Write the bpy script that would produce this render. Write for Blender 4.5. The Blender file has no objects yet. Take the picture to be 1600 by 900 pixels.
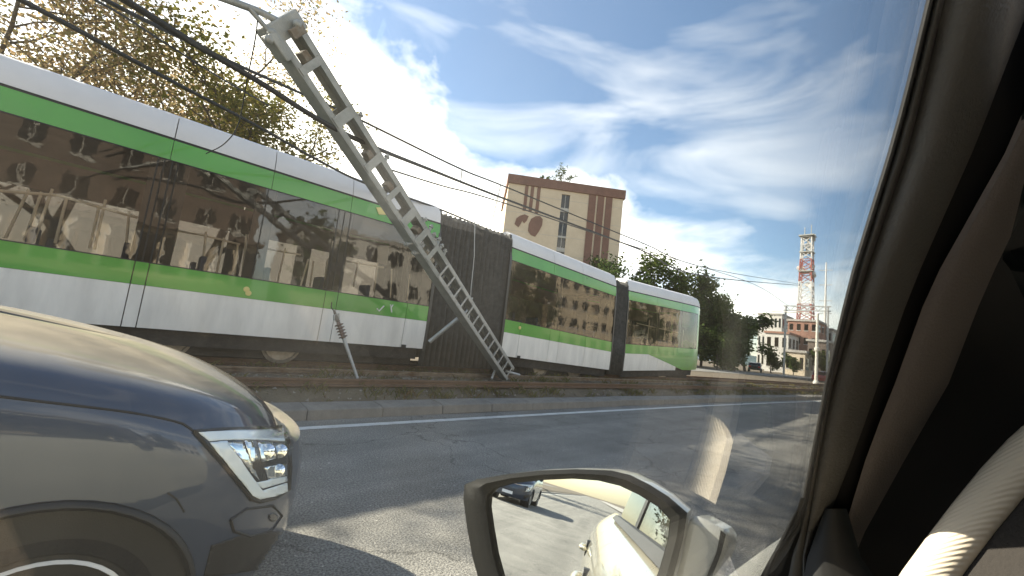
import bpy, bmesh, math, random
from mathutils import Vector, Matrix
from mathutils.bvhtree import BVHTree
from mathutils.geometry import tessellate_polygon
random.seed(7)
R = math.radians
sc = bpy.context.scene
col = sc.collection

# ------------------------------------------------------------------ camera
F, PITCH, ROLL, XVP, EYE = 640.0, R(6.9), R(6.5), 1500.0, 1.30   # focal length in photo pixels
_up = Vector((math.sin(ROLL)*math.cos(PITCH), -math.cos(ROLL)*math.cos(PITCH), math.sin(PITCH)))
_u = XVP-800; _v = -(_up.x*_u+_up.z*F)/_up.y
_X = Vector((_u, _v, F)).normalized(); _Y = _up.cross(_X)
M = Matrix((_X, _Y, _up))                       # camera (right, down, forward) -> world (along road, left, up)
C0 = Vector((0, 0, EYE))
cam = bpy.data.cameras.new('camera'); camo = bpy.data.objects.new('camera', cam); col.objects.link(camo)
cam.sensor_width = 36; cam.lens = 36*F/1600; cam.clip_start = .01; cam.clip_end = 6000
_r, _d, _f = M.col[0], M.col[1], M.col[2]
camo.matrix_world = Matrix(((_r.x, -_d.x, -_f.x, 0), (_r.y, -_d.y, -_f.y, 0), (_r.z, -_d.z, -_f.z, EYE), (0, 0, 0, 1)))
sc.camera = camo
def ray(x, y): return M @ Vector((x-800, y-450, F))
def at_y(x, y, Y): d = ray(x, y); return C0+d*(Y/d.y)          # point at a known distance to the left of the road
def at_x(x, y, X): d = ray(x, y); return C0+d*(X/d.x)
def at_z(x, y, z=0): d = ray(x, y); return C0+d*((z-EYE)/d.z)
def at_t(x, y, t): return C0+ray(x, y).normalized()*t
def at_plane(x, y, p, n): d = ray(x, y); return C0+d*((p-C0).dot(n)/d.dot(n))

# ------------------------------------------------------------------ sky, sun, exposure
SUN_AZ, SUN_EL = R(33), R(32.5)                   # sun behind the tram and behind the cars
sun_dir = Vector((-math.sin(SUN_AZ)*math.cos(SUN_EL), math.cos(SUN_AZ)*math.cos(SUN_EL), math.sin(SUN_EL)))
world = bpy.data.worlds.new('World'); sc.world = world; world.use_nodes = True
nt = world.node_tree; N = nt.nodes; LK = nt.links; N.clear()
def wn(t, **k):
    n = N.new(t)
    for a, b in k.items(): setattr(n, a, b)
    return n
wo = wn('ShaderNodeOutputWorld'); bg = wn('ShaderNodeBackground'); bg.inputs[1].default_value = .10
sky = wn('ShaderNodeTexSky', sky_type='NISHITA', sun_disc=False)
sky.sun_elevation = SUN_EL; sky.sun_rotation = math.atan2(sun_dir.x, sun_dir.y)
sky.altitude = 300; sky.air_density = 1.0; sky.dust_density = 1.2; sky.ozone_density = 2.0
tc = wn('ShaderNodeTexCoord')
def wmath(op, a, b=None, c=None, clamp=False):
    n = wn('ShaderNodeMath', operation=op, use_clamp=clamp)
    for i, v in enumerate((a, b, c)):
        if v is None: continue
        if isinstance(v, (int, float)): n.inputs[i].default_value = v
        else: LK.new(v, n.inputs[i])
    return n.outputs[0]
def wnoise(scale, detail, rough, sx=(1, 1, 1), loc=(0, 0, 0), dist=0):
    mp = wn('ShaderNodeMapping'); mp.inputs['Scale'].default_value = sx; mp.inputs['Location'].default_value = loc
    LK.new(tc.outputs['Generated'], mp.inputs[0])
    n = wn('ShaderNodeTexNoise'); n.inputs['Scale'].default_value = scale; n.inputs['Detail'].default_value = detail
    n.inputs['Roughness'].default_value = rough; n.inputs['Distortion'].default_value = dist
    LK.new(mp.outputs[0], n.inputs[0]); return n.outputs[0]
def bank(pa, pb, low):                          # a long cloud bank whose edge runs along a great circle
    e = ray(*pa).normalized().cross(ray(*pb).normalized()).normalized()
    if e.dot(ray(*low)) < 0: e = -e
    d = wn('ShaderNodeVectorMath', operation='DOT_PRODUCT'); d.inputs[1].default_value = e
    LK.new(tc.outputs['Generated'], d.inputs[0]); return d.outputs['Value']
n1 = wnoise(2.6, 8, .55, (1, 1, 1.8), (3.1, .4, 1.0), .3)
n2 = wnoise(2.6, 5, .50, (1, 1, 3.4), (.7, 2.2, 5.3), .5)
n3 = wnoise(6.0, 6, .6, (1, 1, 2.5), (5, 1, 2))
v1 = bank((510, 20), (1000, 225), (700, 300))
vb = wn('ShaderNodeVectorMath', operation='DOT_PRODUCT'); vb.inputs[1].default_value = (.15, -.55, -.82); LK.new(tc.outputs['Generated'], vb.inputs[0])
v1 = wmath('MAXIMUM', v1, vb.outputs['Value'])   # second bank added behind the viewer, unseen, to brighten the tram's near side
c1 = wmath('MULTIPLY_ADD', wmath('SUBTRACT', n1, .5), 1.0, v1)
c1 = wmath('DIVIDE', wmath('ADD', c1, -.035), .22, clamp=True)
c1 = wmath('MULTIPLY', c1, wmath('MULTIPLY_ADD', n3, .5, .68, clamp=True))
core = wn('ShaderNodeVectorMath', operation='DOT_PRODUCT'); core.inputs[1].default_value = ray(600, 150).normalized(); LK.new(tc.outputs['Generated'], core.inputs[0])
g_ = wmath('DIVIDE', wmath('SUBTRACT', .93, core.outputs['Value']), .22, clamp=True)     # away from its core the bank breaks into bands
n4 = wnoise(2.6, 5, .5, (1, 1, 4.5), (2.7, 6.1, .9), .4)
bands = wmath('MULTIPLY_ADD', wmath('DIVIDE', wmath('SUBTRACT', n4, .42), .22, clamp=True), .62, .12)
c1 = wmath('MULTIPLY', c1, wmath('ADD', wmath('MULTIPLY', g_, bands), wmath('SUBTRACT', 1.0, g_)))
c2 = wmath('DIVIDE', wmath('SUBTRACT', n2, .49), .34, clamp=True)
c2 = wmath('MULTIPLY', c2, .30)
cc = wmath('MAXIMUM', c1, c2, clamp=True)
mixc = wn('ShaderNodeMix', data_type='RGBA'); LK.new(cc, mixc.inputs['Factor'])
tint = wn('ShaderNodeMix', data_type='RGBA', blend_type='MULTIPLY'); tint.inputs['Factor'].default_value = 1
LK.new(sky.outputs[0], tint.inputs['A']); tint.inputs['B'].default_value = (.72, .71, .67, 1)
LK.new(tint.outputs['Result'], mixc.inputs['A']); mixc.inputs['B'].default_value = (9.5, 8.8, 7.6, 1)
LK.new(mixc.outputs['Result'], bg.inputs[0]); LK.new(bg.outputs[0], wo.inputs[0])
sl = bpy.data.lights.new('sun', 'SUN'); sl.energy = 3.5; sl.angle = R(.55); sl.color = (1, .92, .78)
so = bpy.data.objects.new('sun', sl); col.objects.link(so)
so.rotation_euler = (-sun_dir).to_track_quat('-Z', 'Y').to_euler(); so.location = (0, 0, 40)
sc.view_settings.view_transform = 'Standard'; sc.view_settings.look = 'None'
sc.view_settings.gamma = 1; sc.view_settings.use_curve_mapping = False
sc.view_settings.exposure = 2.05

# ------------------------------------------------------------------ materials
MAT = {}
def mat(name, c, rough=.6, metal=0, var=0, vscale=8, bump=0, bscale=60, coat=0, spec=.5, c2=None, detail=6, trans=0, emit=None, stretch=(1, 1, 1), sheen=0):
    if name in MAT: return MAT[name]
    m = bpy.data.materials.new(name); m.use_nodes = True; t = m.node_tree; b = t.nodes['Principled BSDF']
    b.inputs['Roughness'].default_value = rough; b.inputs['Metallic'].default_value = metal
    b.inputs['Coat Weight'].default_value = coat; b.inputs['Coat Roughness'].default_value = .04
    b.inputs['Specular IOR Level'].default_value = spec; b.inputs['Transmission Weight'].default_value = trans
    b.inputs['Base Color'].default_value = (*c, 1)
    if emit: b.inputs['Emission Color'].default_value = (*emit[0], 1); b.inputs['Emission Strength'].default_value = emit[1]
    tcn = t.nodes.new('ShaderNodeTexCoord'); mp = t.nodes.new('ShaderNodeMapping'); mp.inputs['Scale'].default_value = stretch
    t.links.new(tcn.outputs['Object'], mp.inputs[0])
    if var or c2:
        n = t.nodes.new('ShaderNodeTexNoise'); n.inputs['Scale'].default_value = vscale; n.inputs['Detail'].default_value = detail
        n.inputs['Roughness'].default_value = .65; t.links.new(mp.outputs[0], n.inputs[0])
        cr = t.nodes.new('ShaderNodeValToRGB'); cr.color_ramp.elements[0].position = .32; cr.color_ramp.elements[1].position = .68
        a = c if c2 else tuple(x*(1-var) for x in c); bb = c2 if c2 else tuple(min(1, x*(1+var)) for x in c)
        cr.color_ramp.elements[0].color = (*a, 1); cr.color_ramp.elements[1].color = (*bb, 1)
        t.links.new(n.outputs[0], cr.inputs[0]); t.links.new(cr.outputs[0], b.inputs['Base Color'])
        rr = t.nodes.new('ShaderNodeMapRange'); rr.inputs[3].default_value = max(0, rough-.08); rr.inputs[4].default_value = min(1, rough+.1)
        t.links.new(n.outputs[0], rr.inputs[0]); t.links.new(rr.outputs[0], b.inputs['Roughness'])
    if bump:
        n = t.nodes.new('ShaderNodeTexNoise'); n.inputs['Scale'].default_value = bscale; n.inputs['Detail'].default_value = 5
        t.links.new(mp.outputs[0], n.inputs[0]); bp = t.nodes.new('ShaderNodeBump'); bp.inputs['Strength'].default_value = bump
        bp.inputs['Distance'].default_value = .02
        t.links.new(n.outputs[0], bp.inputs['Height']); t.links.new(bp.outputs[0], b.inputs['Normal'])
    MAT[name] = m; return m
def glass(name, tint, ior=1.5, rough=0.0, dirt=0, wav=0):
    m = bpy.data.materials.new(name); m.use_nodes = True; t = m.node_tree; t.nodes.clear()
    o = t.nodes.new('ShaderNodeOutputMaterial'); mx = t.nodes.new('ShaderNodeMixShader')
    tr = t.nodes.new('ShaderNodeBsdfTransparent'); gl = t.nodes.new('ShaderNodeBsdfGlossy')
    tr.inputs['Color'].default_value = (*tint, 1); gl.inputs['Roughness'].default_value = rough
    ge = t.nodes.new('ShaderNodeNewGeometry'); dt = t.nodes.new('ShaderNodeVectorMath'); dt.operation = 'DOT_PRODUCT'
    t.links.new(ge.outputs['Normal'], dt.inputs[0]); t.links.new(ge.outputs['Incoming'], dt.inputs[1])
    def mth(op, a, b_=None):
        n = t.nodes.new('ShaderNodeMath'); n.operation = op; n.use_clamp = op == 'SUBTRACT'
        for i, v in enumerate((a, b_)):
            if v is None: continue
            if isinstance(v, (int, float)): n.inputs[i].default_value = v
            else: t.links.new(v, n.inputs[i])
        return n.outputs[0]
    f0 = ((ior-1)/(ior+1))**2                   # the same reflection from both sides of the sheet
    sch = mth('POWER', mth('SUBTRACT', 1.0, mth('ABSOLUTE', dt.outputs['Value'])), 5.0)
    t.links.new(mth('ADD', mth('MULTIPLY', sch, 1-f0), f0), mx.inputs[0])
    t.links.new(tr.outputs[0], mx.inputs[1]); t.links.new(gl.outputs[0], mx.inputs[2])
    if wav:                                     # sheets are never quite flat
        ns = t.nodes.new('ShaderNodeTexNoise'); ns.inputs['Scale'].default_value = 2.2; ns.inputs['Detail'].default_value = 3; tcw = t.nodes.new('ShaderNodeTexCoord')
        t.links.new(tcw.outputs['Object'], ns.inputs[0]); bw = t.nodes.new('ShaderNodeBump'); bw.inputs['Strength'].default_value = wav; bw.inputs['Distance'].default_value = .2
        t.links.new(ns.outputs[0], bw.inputs['Height']); t.links.new(bw.outputs[0], gl.inputs['Normal'])
    last = mx
    if dirt:                                    # a thin film of dust and wiped smears on the pane
        df = t.nodes.new('ShaderNodeBsdfDiffuse'); df.inputs[0].default_value = (.75, .72, .66, 1)
        tl = t.nodes.new('ShaderNodeBsdfTranslucent'); tl.inputs[0].default_value = (.75, .72, .66, 1)
        ad = t.nodes.new('ShaderNodeMixShader'); t.links.new(df.outputs[0], ad.inputs[1]); t.links.new(tl.outputs[0], ad.inputs[2])
        tcn = t.nodes.new('ShaderNodeTexCoord'); mp = t.nodes.new('ShaderNodeMapping'); mp.inputs['Scale'].default_value = (9, 1, 2.2)
        mp.inputs['Rotation'].default_value = (0, R(8), 0)
        ns = t.nodes.new('ShaderNodeTexNoise'); ns.inputs['Scale'].default_value = 3.0; ns.inputs['Detail'].default_value = 5
        t.links.new(tcn.outputs['Object'], mp.inputs[0]); t.links.new(mp.outputs[0], ns.inputs[0])
        mr = t.nodes.new('ShaderNodeMapRange'); mr.inputs[1].default_value = .45; mr.inputs[2].default_value = .8
        mr.inputs[3].default_value = dirt*.35; mr.inputs[4].default_value = dirt*1.6
        t.links.new(ns.outputs[0], mr.inputs[0])
        m2 = t.nodes.new('ShaderNodeMixShader'); t.links.new(mr.outputs[0], m2.inputs[0])
        t.links.new(mx.outputs[0], m2.inputs[1]); t.links.new(ad.outputs[0], m2.inputs[2]); last = m2
    t.links.new(last.outputs[0], o.inputs[0]); MAT[name] = m; return m

mat('asphalt', (.20, .19, .168), .85, var=.22, vscale=1.1, bump=.55, bscale=90, detail=12)
def asphalt():
    m = MAT['asphalt']; t = m.node_tree; b = t.nodes['Principled BSDF']; src = b.inputs['Base Color'].links[0].from_socket
    tcn = t.nodes.new('ShaderNodeTexCoord')
    def nz(sc_, det, sx=(1, 1, 1)):
        mp = t.nodes.new('ShaderNodeMapping'); mp.inputs['Scale'].default_value = sx; t.links.new(tcn.outputs['Object'], mp.inputs[0])
        n = t.nodes.new('ShaderNodeTexNoise'); n.inputs['Scale'].default_value = sc_; n.inputs['Detail'].default_value = det; t.links.new(mp.outputs[0], n.inputs[0]); return n.outputs[0]
    def ramp(v, a, b_, lo, hi):
        r = t.nodes.new('ShaderNodeMapRange'); r.inputs[1].default_value = a; r.inputs[2].default_value = b_; r.inputs[3].default_value = lo; r.inputs[4].default_value = hi; t.links.new(v, r.inputs[0]); return r.outputs[0]
    def mul(c, v):
        x = t.nodes.new('ShaderNodeMix'); x.data_type = 'RGBA'; x.blend_type = 'MULTIPLY'; x.inputs['Factor'].default_value = 1; t.links.new(c, x.inputs['A']); t.links.new(v, x.inputs['B']); return x.outputs['Result']
    c = mul(src, ramp(nz(75, 3), .38, .62, .62, 1.42))                 # aggregate
    c = mul(c, ramp(nz(26, 2), .66, .72, 1.0, 1.8))                    # pale chips
    c = mul(c, ramp(nz(1.0, 4, (.12, 2.0, 1)), .4, .62, .86, 1.12))    # wear along the lanes
    vo = t.nodes.new('ShaderNodeTexVoronoi'); vo.feature = 'DISTANCE_TO_EDGE'; vo.inputs['Scale'].default_value = .55; mp = t.nodes.new('ShaderNodeMapping')
    ds = t.nodes.new('ShaderNodeTexNoise'); ds.inputs['Scale'].default_value = 1.6; ds.inputs['Detail'].default_value = 6; t.links.new(tcn.outputs['Object'], ds.inputs[0])
    va = t.nodes.new('ShaderNodeVectorMath'); va.operation = 'ADD'; t.links.new(tcn.outputs['Object'], va.inputs[0]); t.links.new(ds.outputs['Color'], va.inputs[1]); t.links.new(va.outputs[0], vo.inputs[0])
    c = mul(c, ramp(vo.outputs['Distance'], .0, .009, .55, 1.0))        # hairline cracks
    t.links.new(c, b.inputs['Base Color'])
asphalt()
mat('paint_line', (.74, .73, .69), .7, c2=(.5, .49, .46), vscale=5, bump=.2, bscale=120)
mat('dirt', (.085, .062, .042), .95, c2=(.15, .12, .075), vscale=2.2, bump=.8, bscale=30, detail=10)
mat('kerb', (.25, .23, .20), .9, c2=(.17, .155, .135), vscale=3.5, bump=.5, bscale=45, detail=9)
mat('rail', (.30, .26, .22), .38, metal=.8, c2=(.15, .095, .06), vscale=6)
mat('rail_rust', (.11, .062, .036), .85, c2=(.17, .10, .06), vscale=9)
mat('dry_grass', (.16, .13, .05), .9, c2=(.10, .11, .035), vscale=1.5)
mat('stone', (.24, .21, .17), .9, var=.4, vscale=20)
mat('tram_white', (.82, .79, .74), .42, var=.12, vscale=2.2, coat=.25, detail=9, stretch=(1.6, 1, .35))
mat('tram_roof', (.70, .68, .67), .5, var=.06, vscale=1.2, detail=9)
mat('tram_green', (.075, .33, .030), .3, var=.10, vscale=1.1, coat=.5)
mat('rubber', (.014, .014, .014), .7)
mat('bellows', (.072, .068, .062), .75, var=.35, vscale=7, bump=.25, bscale=40)
mat('under', (.035, .030, .026), .9, var=.5, vscale=5, bump=.4, bscale=20)
mat('tram_dark', (.035, .034, .033), .35)
mat('interior', (.24, .205, .18), .8, var=.2, vscale=2)
mat('grab', (.88, .83, .70), .35, coat=.3)
mat('seat_blue', (.05, .07, .14), .8, var=.3, vscale=40)
mat('seat_grey', (.33, .32, .31), .5)
mat('wheel_steel', (.35, .31, .26), .45, metal=.7, var=.3, vscale=10)
glass('tram_glass', (.78, .74, .69), 1.62, .02, wav=.012)
glass('tram_glass_far', (.34, .34, .34), 1.6)
glass('clear_glass', (.93, .95, .93), 1.45)
glass('side_glass', (.965, .975, .96), 1.38, 0, .013)
glass('rear_glass', (.50, .52, .50), 1.5)
glass('car_glass', (.22, .25, .24), 1.55)
mat('galv', (.27, .275, .255), .55, metal=.35, c2=(.40, .40, .375), vscale=5, bump=.25, bscale=50, detail=9)
mat('galv_light', (.50, .50, .48), .45, metal=.3, c2=(.38, .37, .35), vscale=6)
mat('rusty', (.15, .105, .07), .8, c2=(.24, .22, .18), vscale=14, bump=.3)
mat('porcelain', (.17, .105, .07), .3, coat=.4)
mat('wire', (.018, .018, .018), .6)
mat('wire_thin', (.03, .03, .03), .6)
mat('yellow_tag', (.72, .60, .22), .5)
mat('suv_paint', (.022, .040, .076), .36, metal=.3, coat=1.0, var=.06, vscale=300)
def bonnet_sheen():                                      # pale beige reflection painted into the upward faces of the bonnet
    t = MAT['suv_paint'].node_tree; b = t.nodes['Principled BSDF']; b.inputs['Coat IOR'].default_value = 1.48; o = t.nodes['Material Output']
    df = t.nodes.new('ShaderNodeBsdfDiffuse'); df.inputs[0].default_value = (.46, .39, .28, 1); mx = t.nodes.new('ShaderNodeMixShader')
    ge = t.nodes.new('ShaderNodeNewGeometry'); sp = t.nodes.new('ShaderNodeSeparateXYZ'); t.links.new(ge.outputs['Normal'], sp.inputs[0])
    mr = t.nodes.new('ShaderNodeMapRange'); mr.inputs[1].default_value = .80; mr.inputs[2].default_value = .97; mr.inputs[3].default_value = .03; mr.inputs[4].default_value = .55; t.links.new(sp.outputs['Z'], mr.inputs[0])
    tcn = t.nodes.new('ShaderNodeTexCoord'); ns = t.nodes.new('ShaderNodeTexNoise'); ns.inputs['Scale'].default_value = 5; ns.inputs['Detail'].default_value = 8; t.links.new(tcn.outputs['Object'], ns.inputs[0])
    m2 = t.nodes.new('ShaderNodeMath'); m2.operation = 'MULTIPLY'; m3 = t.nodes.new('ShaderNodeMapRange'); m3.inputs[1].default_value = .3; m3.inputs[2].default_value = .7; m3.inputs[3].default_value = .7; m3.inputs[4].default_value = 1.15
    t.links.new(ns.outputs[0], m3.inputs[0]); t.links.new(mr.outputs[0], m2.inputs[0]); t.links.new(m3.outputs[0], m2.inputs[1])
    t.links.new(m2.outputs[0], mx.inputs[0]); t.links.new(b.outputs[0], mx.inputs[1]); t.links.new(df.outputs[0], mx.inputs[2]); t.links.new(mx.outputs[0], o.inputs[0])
bonnet_sheen()
mat('black_plastic', (.016, .016, .016), .5, bump=.15, bscale=300)
mat('tyre', (.013, .013, .013), .85, bump=.3, bscale=90)
mat('alloy', (.72, .70, .66), .42, metal=.4)
mat('chrome', (.85, .86, .88), .08, metal=1)
mat('lamp_black', (.03, .032, .036), .2, coat=.5)
mat('lamp_lens_white', (.82, .86, .92), .12, coat=1)
mat('amber', (.5, .16, .02), .3)
mat('red_lamp', (.5, .01, .015), .2, coat=1)
mat('white_paint', (.60, .56, .44), .28, coat=1.0, var=.02, vscale=2)
mat('mirror', (.90, .92, .90), .0, metal=1)
mat('trim_dark', (.105, .098, .086), .65, bump=.2, bscale=350)
mat('trim_brown', (.165, .14, .125), .8, bump=.2, bscale=400)
mat('seal', (.012, .011, .010), .6)
mat('seal_edge', (.085, .080, .070), .55)
mat('mirror_shell', (.36, .36, .33), .3, coat=.8)
mat('mirror_frame', (.014, .014, .013), .65, spec=.1, bump=.08, bscale=300)
mat('headliner', (.10, .095, .085), .95, bump=.2, bscale=200)
mat('seat_tan', (.40, .30, .22), .85, var=.15, vscale=12, bump=.3, bscale=120)
mat('bld_cream', (.58, .47, .34), .9, c2=(.51, .41, .295), vscale=.8, bump=.2, bscale=8, detail=9)
mat('bld_brown', (.165, .085, .062), .85, var=.15, vscale=1.2)
mat('bld_dark', (.03, .03, .03), .3)
glass('bld_glass', (.10, .10, .10), 1.6)
mat('concrete', (.36, .34, .31), .9, var=.2, vscale=.7)
mat('terracotta', (.27, .15, .11), .9, var=.2, vscale=1)
mat('facade_warm', (.52, .44, .33), .9, var=.12, vscale=.5)
mat('facade_brown', (.145, .112, .092), .9, var=.2, vscale=.6)
mat('facade_white', (.50, .48, .44), .9, var=.08, vscale=.5)
mat('tower_red', (.30, .085, .06), .5)
mat('tower_white', (.58, .56, .53), .5)
mat('pole_white', (.66, .63, .55), .5, var=.1, vscale=4)
mat('bark', (.075, .058, .042), .95, var=.4, vscale=18, bump=.6, bscale=30, stretch=(1, 1, .25))
mat('hill', (.055, .085, .085), 1, var=.3, vscale=.02)
def leaf_mat(name, cs, tr=.35):
    m = bpy.data.materials.new(name); m.use_nodes = True; t = m.node_tree; t.nodes.clear()
    o = t.nodes.new('ShaderNodeOutputMaterial'); mx = t.nodes.new('ShaderNodeMixShader'); mx.inputs[0].default_value = tr
    d = t.nodes.new('ShaderNodeBsdfDiffuse'); tl = t.nodes.new('ShaderNodeBsdfTranslucent'); ge = t.nodes.new('ShaderNodeNewGeometry')
    cr = t.nodes.new('ShaderNodeValToRGB'); el = cr.color_ramp.elements
    while len(el) < len(cs): el.new(.5)
    for i, c in enumerate(cs): el[i].position = i/(len(cs)-1); el[i].color = (*c, 1)
    t.links.new(ge.outputs['Random Per Island'], cr.inputs[0]); t.links.new(cr.outputs[0], d.inputs[0]); t.links.new(cr.outputs[0], tl.inputs[0])
    t.links.new(d.outputs[0], mx.inputs[1]); t.links.new(tl.outputs[0], mx.inputs[2]); t.links.new(mx.outputs[0], o.inputs[0])
    MAT[name] = m
leaf_mat('leaf_autumn', [(.24, .21, .09), (.33, .25, .12), (.38, .29, .17), (.28, .19, .10), (.17, .18, .07)], .55)
leaf_mat('leaf_olive', [(.12, .12, .03), (.20, .17, .04), (.085, .10, .025), (.27, .19, .06)], .45)
leaf_mat('leaf_dark', [(.028, .052, .014), (.050, .080, .020), (.080, .105, .03), (.038, .060, .020)], .3)
leaf_mat('leaf_mid', [(.05, .085, .018), (.09, .11, .025), (.035, .06, .016)], .35)
leaf_mat('grass_blade', [(.20, .16, .06), (.13, .12, .04), (.09, .10, .03), (.16, .10, .05)], .3)

# ------------------------------------------------------------------ mesh helpers
class MB:
    def __init__(s): s.v = []; s.f = []
    def add(s, vs, fs):
        n = len(s.v); s.v += [Vector(v) for v in vs]; s.f += [tuple(i+n for i in f) for f in fs]; return s
    def box(s, a, b):
        (x0, y0, z0), (x1, y1, z1) = a, b
        return s.add([(x0, y0, z0), (x1, y0, z0), (x1, y1, z0), (x0, y1, z0), (x0, y0, z1), (x1, y0, z1), (x1, y1, z1), (x0, y1, z1)],
                     [(0, 3, 2, 1), (4, 5, 6, 7), (0, 1, 5, 4), (1, 2, 6, 5), (2, 3, 7, 6), (3, 0, 4, 7)])
    def obox(s, c, ax, ay, az):                 # oriented box: centre and three half-axes
        c = Vector(c); P = [c+ax*i+ay*j+az*k for k in (-1, 1) for (i, j) in ((-1, -1), (1, -1), (1, 1), (-1, 1))]
        return s.add(P, [(0, 3, 2, 1), (4, 5, 6, 7), (0, 1, 5, 4), (1, 2, 6, 5), (2, 3, 7, 6), (3, 0, 4, 7)])
    def bar(s, p, q, w, h, up=Vector((0, 0, 1))):
        p = Vector(p); q = Vector(q); d = (q-p); L = d.length; d = d/L
        if abs(d.dot(up)) > .97: up = Vector((1, 0, 0))
        sx = d.cross(up).normalized(); u = sx.cross(d)
        return s.obox((p+q)/2, d*(L/2), sx*(w/2), u*(h/2))
    def tube(s, pts, r, n=8, cap=True):
        pts = [Vector(p) for p in pts]; rs = r if isinstance(r, (list, tuple)) else [r]*len(pts)
        prev = None; rings = []
        for i, p in enumerate(pts):
            d = (pts[min(i+1, len(pts)-1)]-pts[max(i-1, 0)]).normalized()
            if prev is None: a = d.cross(Vector((0, 0, 1)) if abs(d.z) < .9 else Vector((1, 0, 0))).normalized()
            else: a = (prev-d*prev.dot(d)).normalized()
            prev = a; b = d.cross(a)
            rings.append([p+(a*math.cos(2*math.pi*k/n)+b*math.sin(2*math.pi*k/n))*rs[i] for k in range(n)])
        return s.loft(rings, True, cap)
    def loft(s, rings, closed=True, cap=False):
        n = len(rings[0]); vs = [v for r in rings for v in r]; fs = []
        for i in range(len(rings)-1):
            for k in range(n if closed else n-1):
                a = i*n+k; b = i*n+(k+1) % n; fs.append((a, b, b+n, a+n))
        if cap: fs.append(tuple(range(n-1, -1, -1))); m = (len(rings)-1)*n; fs.append(tuple(range(m, m+n)))
        return s.add(vs, fs)
    def lathe(s, c, axis, prof, n=20, e1=None):   # prof: (radius, height along axis)
        c = Vector(c); a = Vector(axis).normalized()
        e1 = (e1 or a.cross(Vector((0, 0, 1)) if abs(a.z) < .9 else Vector((1, 0, 0)))).normalized(); e2 = a.cross(e1)
        rings = [[c+a*h+(e1*math.cos(2*math.pi*k/n)+e2*math.sin(2*math.pi*k/n))*max(r, 1e-4) for k in range(n)] for r, h in prof]
        return s.loft(rings, True, True)
    def slab(s, poly, off):                     # polygon with a thickness
        n = len(poly); P = [Vector(p) for p in poly]; off = Vector(off)
        return s.add(P+[p+off for p in P], [tuple(range(n)), tuple(range(2*n-1, n-1, -1))]+[(i, i+n, (i+1) % n+n, (i+1) % n) for i in range(n)])
    def ball(s, c, r, n=8, m=6, sq=(1, 1, 1)):
        c = Vector(c)
        rings = [[c+Vector((math.sin(math.pi*j/m)*math.cos(2*math.pi*k/n)*sq[0], math.sin(math.pi*j/m)*math.sin(2*math.pi*k/n)*sq[1], math.cos(math.pi*j/m)*sq[2]))*r for k in range(n)] for j in range(1, m)]
        return s.loft(rings, True, True)
    def build(s, name, m, parent=None, smooth=None, bevel=0, kind=None, label=None, solid=0, subsurf=0, normals=True):
        me = bpy.data.meshes.new(name); me.from_pydata(s.v, [], s.f)
        if normals:
            bm = bmesh.new(); bm.from_mesh(me); bmesh.ops.recalc_face_normals(bm, faces=bm.faces); bm.to_mesh(me); bm.free()
        me.materials.append(MAT[m] if isinstance(m, str) else m)
        o = bpy.data.objects.new(name, me); col.objects.link(o)
        adopt(o, parent)
        if solid: md = o.modifiers.new('solidify', 'SOLIDIFY'); md.thickness = solid; md.offset = -1
        if bevel: md = o.modifiers.new('bevel', 'BEVEL'); md.width = bevel; md.segments = 2; md.limit_method = 'ANGLE'; md.angle_limit = R(40)
        if subsurf: md = o.modifiers.new('subsurf', 'SUBSURF'); md.levels = subsurf; md.render_levels = subsurf
        if smooth is not None:
            me.polygons.foreach_set('use_smooth', [True]*len(me.polygons))
            if smooth < 180: me.set_sharp_from_angle(angle=R(smooth))
        if kind: o['kind'] = kind
        if label: o['label'] = label
        return o
ROOT = {}
def adopt(o, parent):
    if parent is None: return
    o.parent = parent
    if parent in ROOT: o.matrix_parent_inverse = Matrix.Translation(-ROOT[parent])
def tag(o, label, cat, group=None):
    o['label'] = label; o['category'] = cat
    if group: o['group'] = group
    return o
def thing(name, loc, label, cat, group=None):
    o = bpy.data.objects.new(name, None); col.objects.link(o); o.location = loc; ROOT[o] = Vector(loc); o.empty_display_size = .2
    return tag(o, label, cat, group)
def struct(o): o['kind'] = 'structure'; return o
def inst(src, name, loc, parent=None, rot=None):   # another object on the same mesh
    o = bpy.data.objects.new(name, src.data); col.objects.link(o); o.location = loc
    if rot: o.rotation_euler = rot
    adopt(o, parent); return o
def copy_tree(o, loc, rz=0):
    r = o.copy(); col.objects.link(r); r.location = loc; r.rotation_euler = (0, 0, rz)
    def rec(src, dst):
        for ch in src.children:
            c = ch.copy(); col.objects.link(c); c.parent = dst; c.matrix_parent_inverse = ch.matrix_parent_inverse.copy(); rec(ch, c)
    rec(o, r); return r
def lerp(a, b, t): return a+(b-a)*t
def curve_pts(pts, n):                          # Catmull-Rom through points
    P = [Vector(p) for p in pts]; P = [P[0]*2-P[1]]+P+[P[-1]*2-P[-2]]; out = []
    for i in range(1, len(P)-2):
        for k in range(n):
            t = k/n; a, b, c, d = P[i-1:i+3]
            out.append(.5*((2*b)+(c-a)*t+(2*a-5*b+4*c-d)*t*t+(3*b-3*c+d-a)*t**3))
    return out+[P[-2]]
def rnd(a, b): return random.uniform(a, b)
#@@SETTING

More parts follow.
